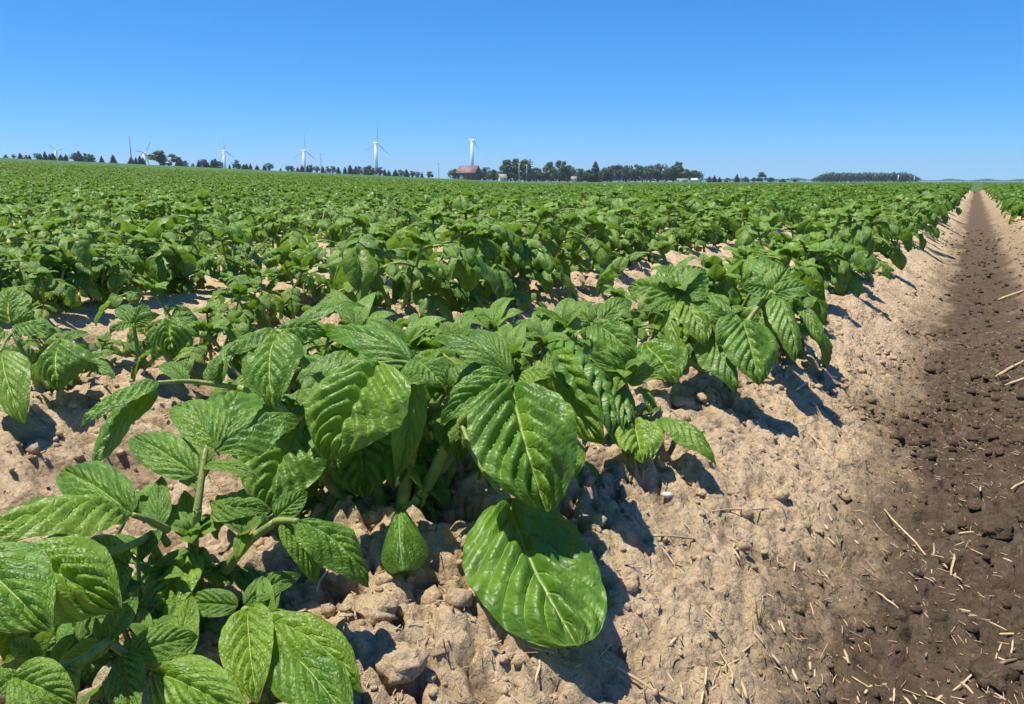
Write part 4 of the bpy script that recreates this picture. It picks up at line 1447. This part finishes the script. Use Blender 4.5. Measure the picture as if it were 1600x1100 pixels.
def broad_meshes(seed, mat, wide=0.46, base=0.05, open_=0.0, n=1700):
    """unit-height broadleaf tree: trunk with limbs, crown of leaf clumps"""
    q = np.random.default_rng(seed)
    c = MB()
    c.tube([[0, 0, -0.02], [0.01, 0, .25], [-0.01, 0.01, .5], [0, 0, .8]], [0.028, 0.022, 0.015, 0.004], 7)
    cl = []
    for k in range(9):
        a = q.uniform(0, 6.28); e = q.uniform(0.2, 1.0); z = q.uniform(base + 0.05, 0.6)
        end = np.array([math.cos(a) * wide * 0.75 * math.cos(e), math.sin(a) * wide * 0.75 * math.cos(e), min(0.93, z + 0.32 * e)])
        c.tube([[0, 0, z], (np.array([0, 0, z]) + end) / 2 + [0, 0, .03], end], [0.012, 0.008, 0.003], 5)
        cl.append((end, q.uniform(0.12, 0.2)))
    for k in range(14):
        a = q.uniform(0, 6.28); r = wide * q.uniform(0, .85) ; z = q.uniform(base + .08, .86)
        r *= math.sqrt(max(0.05, 1 - ((z - 0.52) / 0.48) ** 2))
        cl.append((np.array([math.cos(a) * r, math.sin(a) * r, z]), q.uniform(.10, .19)))
    cl.append((np.array([q.normal(0, .05), q.normal(0, .05), .88]), .12))
    b = MB()
    for k in range(n):
        ctr, rr_ = cl[q.integers(len(cl))]
        d = q.normal(0, 1, 3); d /= np.linalg.norm(d)
        p = ctr + d * rr_ * q.uniform(0.55, 1.05) * np.array([1, 1, .8])
        if p[2] < base or p[2] > 1.0: continue
        nrm = d + q.normal(0, .5, 3); nrm /= np.linalg.norm(nrm)
        u = np.cross(nrm, [0.3, 0.2, 1]); u /= np.linalg.norm(u); w = np.cross(nrm, u)
        s_ = q.uniform(.026, .055)
        v = [p - u * s_, p - w * s_ * .7, p + u * s_, p + w * s_ * .7 + nrm * s_ * .3]
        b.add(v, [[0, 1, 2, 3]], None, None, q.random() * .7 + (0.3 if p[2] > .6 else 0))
    return c.mesh('trunk', M['bark']), b.mesh('crown', mat, False, True)


SPR = [spruce_meshes(s) for s in range(5)]
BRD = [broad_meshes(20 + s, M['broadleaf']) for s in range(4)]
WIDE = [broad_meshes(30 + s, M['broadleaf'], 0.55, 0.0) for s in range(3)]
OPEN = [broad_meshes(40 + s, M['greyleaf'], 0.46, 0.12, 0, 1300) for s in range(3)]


def tree(kind, px, ytop, dist, label, group, name, cat, ybase=None, k=0, wide=1.0):
    """ytop: photo row of the tree's top"""
    p = far_pt(px, dist)
    mpp = px_m(px, dist)
    ztop = (284 - ytop) * mpp + CAM_H
    h = max(1.2, ztop - p[2])
    root = empty(name, (p[0], p[1], p[2] - 0.05), k * 1.7)
    tr_, cr = kind[k % len(kind)]
    a = obj('trunk', tr_, root); c = obj('crown', cr, root)
    for o in (a, c):
        o.scale = (h * wide, h * wide, h)
    tag(root, label, cat, group)
    return root


q = random.Random(3)
ROUND = [broad_meshes(70 + s_, M['spruce'], 0.40, 0.0, 0, 1000) for s_ in range(3)]
# young spruces along the field edge, in clumps
CL = [('in the clump under the first turbine', [(14, 243), (29, 241), (37, 239), (45, 242), (53, 242), (62, 241), (66, 241), (74, 239), (83, 241), (88, 240), (98, 241), (105, 243), (109, 241), (121, 238), (129, 238), (137, 242), (142, 241), (148, 244)]),
      ('of the lone pair left of the round bush', [(164, 246), (179, 243)]),
      ('in the small clump left of the round bush', [(208, 246), (216, 246), (222, 244), (229, 246)]),
      ('in the clump just right of the round bush', [(280, 250), (287, 250), (293, 251), (304, 255)]),
      ('in the clump left of the third turbine', [(315, 250), (320, 250), (326, 251), (333, 251), (339, 249), (345, 251), (360, 256)]),
      ('in the clump right of the third turbine', [(370, 251), (375, 253), (381, 255), (388, 255), (394, 256), (404, 257), (413, 256), (421, 256)]),
      ('in the long windbreak below the fourth and fifth turbines', [(440, 261), (450, 259), (457, 258), (465, 260), (475, 259), (482, 257), (488, 259), (496, 260), (505, 260), (513, 259), (521, 259), (529, 261), (540, 260), (547, 259), (555, 260), (562, 261), (571, 261), (577, 260), (585, 263), (593, 262), (600, 263), (608, 265), (620, 265), (628, 266), (636, 264), (644, 265), (652, 267), (659, 267)])]
for desc, lst in CL:
    for k, (px, yt) in enumerate(lst):
        rnd_ = q.random() < 0.36
        tree(ROUND if rnd_ else SPR, px + q.uniform(-2, 2), yt + q.uniform(-1.2, 2.2), 408 + q.uniform(-4, 14), '%s dark tree from left %s' % (ordinal(k), desc),
             'evergreens along the far field edge', 'evergreen_tree' if rnd_ else 'spruce_tree', 'tree', k=k, wide=q.uniform(0.95, 1.75))
BUSH = [broad_meshes(63, M['broadleaf'], 0.66, 0.0, 0, 2600)]
tree(BUSH, 257, 237, 396, 'round dark green bush on the left horizon beside the leaning white turbine', None, 'round_bush', 'bush', k=0, wide=1.7)
p = far_pt(267, 394)
rb = empty('purple_shrub', p.tolist())
t0_, c0_ = broad_meshes(61, M['redleaf'], 0.6, 0.02, 0, 500)
for n_, me_ in (('stem', t0_), ('crown', c0_)):
    o = obj(n_, me_, rb); o.scale = (2.8, 2.8, 2.6)
tag(rb, 'low purplish shrub at the right foot of the round bush', 'shrub')
FARM = [(WIDE, 672, 268, 'small round tree at the right end of the long windbreak', 'bush_tree', 1.2),
        (BRD, 711, 264, 'dark tree at the left end of the red-roofed barn', 'broadleaf_tree', 1.1),
        (WIDE, 758, 262, 'low dark tree right behind the barn gable', 'broadleaf_tree', 1.2),
        (WIDE, 772, 265, 'pale green low tree left of the small white house', 'broadleaf_tree', 1.2),
        (BRD, 793, 250, 'tall tree just behind the small white house', 'broadleaf_tree', 1.0),
        (BRD, 805, 248, 'tallest tree of the group right of the white house', 'broadleaf_tree', 1.0),
        (BRD, 819, 250, 'tall tree at the right end of the group by the poles', 'broadleaf_tree', 0.95),
        (WIDE, 838, 262, 'low dark tree in the dip between the two tall groups', 'broadleaf_tree', 1.2),
        (BRD, 861, 253, 'broad tree left of the biggest dark tree near the white hut', 'broadleaf_tree', 1.1),
        (WIDE, 874, 251, 'biggest rounded dark tree left of the white hut', 'broadleaf_tree', 0.9),
        (WIDE, 888, 258, 'sloping tree directly above the white hut', 'broadleaf_tree', 1.0),
        (WIDE, 908, 264, 'low grey-green tree right of the white hut', 'broadleaf_tree', 1.2),
        (WIDE, 919, 265, 'low tree at the left foot of the pointed spruce', 'broadleaf_tree', 1.0),
        (SPR, 930, 252, 'tall pointed spruce standing above the farm hedge', 'spruce_tree', 1.15),
        (BRD, 944, 262, 'tree at the right foot of the pointed spruce', 'broadleaf_tree', 0.9),
        (OPEN, 956, 259, 'leftmost grey-green tree of the open grove', 'broadleaf_tree', 1.1),
        (OPEN, 967, 257, 'second grey-green tree of the open grove', 'broadleaf_tree', 1.0),
        (OPEN, 979, 258, 'third grey-green tree of the open grove', 'broadleaf_tree', 1.0),
        (OPEN, 992, 257, 'fourth grey-green tree of the open grove', 'broadleaf_tree', 1.0),
        (OPEN, 1004, 259, 'fifth grey-green tree of the open grove', 'broadleaf_tree', 1.0),
        (OPEN, 1016, 258, 'sixth grey-green tree of the open grove', 'broadleaf_tree', 1.0),
        (OPEN, 1028, 256, 'seventh grey-green tree of the open grove', 'broadleaf_tree', 1.1),
        (OPEN, 1040, 261, 'last low grey-green tree of the open grove', 'broadleaf_tree', 1.0),
        (BRD, 1052, 258, 'dark tree left of the tallest at the right end of the grove', 'broadleaf_tree', 1.0),
        (BRD, 1059, 253, 'tallest dark tree at the right end of the grove above the white shed', 'broadleaf_tree', 0.8),
        (BRD, 1072, 264, 'dark tree sloping down behind the long white shed', 'broadleaf_tree', 1.2),
        (BRD, 1086, 266, 'last dark tree right of the long white shed', 'broadleaf_tree', 1.0),
        (SPR, 1108, 275, 'first small spruce right of the gap after the white shed', 'spruce_tree', 1.4),
        (SPR, 1116, 274, 'second small spruce right of the gap after the white shed', 'spruce_tree', 1.4),
        (SPR, 1124, 276, 'third small spruce right of the gap after the white shed', 'spruce_tree', 1.4),
        (BRD, 1137, 278, 'low tree in the hedge left of the wooded rise', 'broadleaf_tree', 1.6),
        (SPR, 1151, 272, 'pointed tree in the hedge left of the wooded rise', 'spruce_tree', 1.3),
        (BRD, 1164, 276, 'round tree right of the pointed tree in the hedge', 'broadleaf_tree', 1.5),
        (BRD, 1178, 277, 'low tree left of the tallest one in the hedge', 'broadleaf_tree', 1.5),
        (BRD, 1190, 269, 'tallest tree of the hedge left of the wooded rise', 'broadleaf_tree', 1.0),
        (BRD, 1204, 277, 'low tree right of the tallest one in the hedge', 'broadleaf_tree', 1.6),
        (BRD, 1222, 279, 'low spreading tree near the right end of the hedge', 'broadleaf_tree', 2.2),
        (BRD, 1241, 279, 'last low tree of the hedge beside the wooded rise', 'broadleaf_tree', 2.2)]
for k, (kd, px, yt, lab, nm, wd) in enumerate(FARM):
    tree(kd, px, yt, 420 + (k * 37 % 11), lab, 'trees around the farm', nm, 'tree', k=k, wide=wd)


def wood(name, label, x0, x1, dist, top, seed, step=5, clump=420):
    """a far wood that reads as one mass: many crowns of leaf clumps in one mesh"""
    r_ = np.random.default_rng(seed)
    b = MB()
    px = x0
    while px < x1:
        for dep in (0, 25, 55):
            p = far_pt(px + r_.uniform(-2, 2), dist + dep + r_.uniform(-8, 8))
            mpp = px_m(px, dist)
            h = max(1.5, (284 - top(px)) * mpp + CAM_H - p[2]) * r_.uniform(0.86, 1.04)
            w = step * mpp * 0.95
            n = clump
            d = r_.normal(0, 1, (n, 3)); d /= np.linalg.norm(d, axis=1)[:, None]
            d[:, 2] = np.abs(d[:, 2]) * np.where(r_.random(n) < .25, -1, 1)
            ctr = np.array([p[0], p[1], p[2] + h * .52])
            lump = 1 + 0.22 * np.sin(d[:, 0] * 7 + px) * np.cos(d[:, 2] * 6 + dep) + r_.normal(0, .07, n)
            pos = ctr + d * np.array([w, w, h * .48]) * lump[:, None]
            s_ = h * r_.uniform(.035, .075, (n, 1))
            u = np.cross(d, [0.2, 0.3, 1.0]); u /= np.linalg.norm(u, axis=1)[:, None] + 1e-9
            wv = np.cross(d, u)
            jit = r_.normal(0, .4, (n, 3)) * s_
            v = np.stack([pos - u * s_, pos - wv * s_ + jit, pos + u * s_, pos + wv * s_], 1).reshape(-1, 3)
            f = np.arange(n * 4).reshape(-1, 4)
            b.add(v, f, None, None, 0.0); b.tint[-1] = np.repeat(r_.random(n) * .6 + r_.random() * .4, 4)
        px += step * r_.uniform(.8, 1.2)
    o = obj(name, b.mesh(name, M['wood'], False, True))
    tag(o, label, 'wood', None, 'stuff')


wood('woods', 'dense dark wood with a level rounded top on the right horizon', 1272, 1434, 700,
     lambda x: 270.5 + 9 * max(0, (1292 - x) / 22) ** 1.5 + 8 * max(0, (x - 1412) / 24) ** 1.6, 1, 5, 340)
wood('hedge', 'low dark hedge of bushes filling the gaps between the farm trees', 706, 1092, 436, lambda x: 267.0 + 2.2 * math.sin(x / 13.0) + 1.4 * math.sin(x / 5.1), 6, 7, 170)
wood('woods', 'low thin far wood behind the dark furrow at the right frame edge', 1436, 1640, 900, lambda x: 280.5 - 1.2 * math.sin(x / 9.0), 2, 7, 160)
wood('woods', 'low far hedge line between the open grove and wooded rise', 1100, 1262, 480, lambda x: 278.6 - 1.1 * math.sin(x / 7.0), 3, 7, 130)


def turbine(px, hub_y, dist, yaw, rot, blade_px, label, chord=1.0):
    p = far_pt(px, dist)
    mpp = px_m(px, dist)
    hub = (284 - hub_y) * mpp + CAM_H
    root = empty('wind_turbine', (p[0], p[1], 0)); tag(root, label, 'wind turbine', 'wind turbines on the horizon')
    cam_az = math.atan2(-p[0], p[1])
    BL = blade_px * mpp
    b = MB(); b.tube([[0, 0, -0.5], [0, 0, hub * .5], [0, 0, hub - 1.2]], [4.0, 3.4, 2.7], 20); obj('tower', b.mesh('tower', M['white']), root)
    az = cam_az + yaw                                   # the rotor axis, turned from the line of sight
    fx, fy = -math.sin(az), math.cos(az)
    f3 = np.array([fx, fy, 0.0]); s3 = np.array([fy, -fx, 0.0]); z3 = np.array([0, 0, 1.0])
    hubp = np.array([0, 0, hub]) - f3 * 4.6
    b = MB(); b.tube([np.array([0, 0, hub]) + f3 * 6.5, np.array([0, 0, hub]) + f3 * 6, np.array([0, 0, hub]), np.array([0, 0, hub]) - f3 * 3], [1.3, 2.0, 2.3, 1.7], 12)
    obj('nacelle', b.mesh('nacelle', M['white']), root)
    b = MB(); b.tube([hubp + f3 * 1.9, hubp + f3 * .5, hubp - f3 * 1.0, hubp - f3 * 2.0], [1.6, 1.8, 1.4, .3], 12)
    obj('hub', b.mesh('hub', M['white']), root)
    for k in range(3):
        a = rot + k * 2.0944
        d = s3 * math.sin(a) + z3 * math.cos(a)
        t_ = s3 * math.cos(a) - z3 * math.sin(a)
        t = np.linspace(0, 1, 12)
        ch = chord * np.interp(t, [0, .05, .2, .5, .9, 1], [1.1, 1.2, 2.5, 1.7, .8, .2])
        th = np.interp(t, [0, .05, .2, 1], [1.0, .9, .5, .06])
        tw = np.interp(t, [0, .2, 1], [.9, .35, .05])
        b = MB(); V = []
        for i in range(12):
            e1 = t_ * math.cos(tw[i]) + f3 * math.sin(tw[i]); e2 = np.cross(d, e1)
            c = hubp + d * (1.0 + BL * t[i])
            for w_ in np.linspace(0, 2 * np.pi, 8, endpoint=False):
                V.append(c + e1 * (math.cos(w_) * ch[i] / 2 + ch[i] * .12) + e2 * math.sin(w_) * th[i] / 2)
        i = np.arange(11)[:, None] * 8; j = np.arange(8)[None]; kk = (j + 1) % 8
        b.add(V, np.stack([i + j, i + kk, i + 8 + kk, i + 8 + j], -1).reshape(-1, 4))
        obj('blade', b.mesh('blade', M['blade']), root)


turbine(93, 238, 2100, 0.35, R(-48), 13, 'leftmost white turbine with two blades raised in a V')
turbine(229, 242, 1900, 1.0, R(38), 24, 'white turbine with one blade leaning right, beside the round bush', 2.0)
turbine(353, 239, 1900, 0.9, R(-8), 22, 'white turbine third from left, above a gap in the spruces')
turbine(477, 238, 1750, 0.75, R(2), 27, 'white turbine fourth from left, over the long windbreak')
turbine(589, 227, 1600, 0.75, R(4), 30, 'tall white turbine over the right part of the windbreak')
turbine(738, 223, 1550, 1.15, R(8), 20, 'white turbine rising behind the red-roofed barn')


def pole(px, y0, y1, dist, r, mat, label, arm=True):
    p = far_pt(px, dist); mpp = px_m(px, dist)
    zt = (284 - y0) * mpp + CAM_H
    root = empty('utility_pole', (p[0], p[1], p[2])); tag(root, label, 'pole', 'poles on the horizon')
    b = MB(); b.tube([[0, 0, -.3], [0, 0, zt - p[2]]], [r, r * .8], 8); obj('shaft', b.mesh('shaft', mat), root)
    if arm:
        b = MB(); b.box((0, 0, zt - p[2] - .6), (1.8, .14, .14), YAW); obj('crossarm', b.mesh('crossarm', mat, False), root)


pole(209, 217, 250, 404, .20, M['pole'], 'tall dark pole just left of the leaning white turbine', False)
pole(503, 241, 266, 404, .13, M['pole'], 'thin pole right of the fourth turbine')
pole(686, 256, 276, 404, .13, M['pole'], 'thin pole standing alone left of the barn')
pole(811, 256, 280, 405, .16, M['palepole'], 'left of two pale poles in front of the tall trees')
pole(823, 258, 281, 405, .14, M['palepole'], 'right of two pale poles in front of the tall trees')
pole(1403, 274, 286, 405, .26, M['palepole'], 'thick white pole in front of the wooded rise', False)
pole(1428, 276, 286, 405, .18, M['palepole'], 'thinner pale pole at the right end of the wooded rise', False)


def gable(name, px, y_eave, y_ridge, wpx, dist, depth, yaw, wallm, roofm, label, cat, windows=(), door=None, base_drop=0.0):
    p = far_pt(px, dist); mpp = px_m(px, dist)
    ze = (284 - y_eave) * mpp + CAM_H - p[2]; zr = (284 - y_ridge) * mpp + CAM_H - p[2]
    L = wpx * mpp
    cam_az = math.atan2(-p[0], p[1])
    root = empty(name, p.tolist(), cam_az + yaw); tag(root, label, cat)
    x, y = L / 2, depth / 2
    b = MB()
    v = [[-x, -y, -.3], [x, -y, -.3], [x, y, -.3], [-x, y, -.3], [-x, -y, ze], [x, -y, ze], [x, y, ze], [-x, y, ze], [-x, 0, zr], [x, 0, zr]]
    b.add(v, [[0, 1, 5, 4], [2, 3, 7, 6]], [[1, 2, 6], [1, 6, 5], [5, 6, 9], [3, 0, 4], [3, 4, 7], [7, 4, 8]])
    obj('wall', b.mesh('wall', wallm, False), root)
    o_ = 0.35; sl = (zr - ze) / y
    for sg in (-1, 1):
        b = MB()
        e = [[-x - o_, sg * (y + o_), ze - sl * o_ + .06], [x + o_, sg * (y + o_), ze - sl * o_ + .06], [x + o_, 0, zr + .06], [-x - o_, 0, zr + .06]]
        e2 = [[a, bb, c + .16] for a, bb, c in e]
        b.add(e + e2, [[0, 1, 2, 3], [4, 5, 6, 7], [0, 1, 5, 4], [1, 2, 6, 5], [2, 3, 7, 6], [3, 0, 4, 7]])
        obj('roof', b.mesh('roof', roofm, False), root)
    for (cx_, cz, w, h) in windows:
        b = MB(); b.box((cx_, -y - .03, cz), (w, .08, h)); f_ = obj('window', b.mesh('window', M['whitewall'], False), root)
        b = MB(); b.box((cx_, -y - .08, cz), (w * .8, .04, h * .85)); obj('pane', b.mesh('pane', M['darkglass'], False), f_)
    if door:
        cx_, w, h = door
        b = MB(); b.box((cx_, -y - .05, h / 2), (w, .1, h)); obj('door', b.mesh('door', M['whitewall'], False), root)
    return root


gable('barn', 733, 270.5, 260.5, 30, 412, 8.5, R(-24), M['barnwall'], M['redroof'], 'weathered barn with a red roof below the rightmost turbine', 'barn', [(2.6, 1.6, .9, .9)], (-2.4, 2.0, 2.4))
gable('house', 785, 278, 273, 10, 408, 4.5, R(18), M['whitewall'], M['greyroof'], 'small white house with a grey roof under the tall trees', 'house', [(.7, 1.2, .7, .8)])
gable('hut', 897, 279.5, 276.5, 7, 406, 2.6, R(-10), M['whitewall'], M['greyroof'], 'tiny white hut below the biggest rounded tree', 'hut')
gable('shed', 1066, 281.5, 279.8, 15, 406, 3.5, R(6), M['whitewall'], M['greyroof'], 'long low white shed at the right end of the grove', 'shed', [(1.0, .9, .7, .6)])
gable('trailer', 1085, 281.2, 279.6, 8, 406, 2.6, R(-8), M['whitewall'], M['whitewall'], 'short white trailer right of the long low shed', 'trailer', [(.5, 1.0, .6, .5)])

# ------------------------------------------------------------------ the air: thin summer haze over the whole place
hm, ht = newmat('summer_haze')
pv = ht.nodes.new('ShaderNodeVolumePrincipled'); ho = ht.nodes.new('ShaderNodeOutputMaterial')
pv.inputs['Color'].default_value = (0.70, 0.86, 1.0, 1); pv.inputs['Density'].default_value = 0.00017; pv.inputs['Anisotropy'].default_value = 0.2
ht.links.new(pv.outputs[0], ho.inputs['Volume'])
b = MB(); b.box((-900, 1000, 70.0), (9000, 9000, 146.0))
hz = obj('haze', b.mesh('haze', hm, False)); tag(hz, 'thin pale summer haze lying over the field', 'haze', None, 'stuff')

bpy.context.view_layer.update()
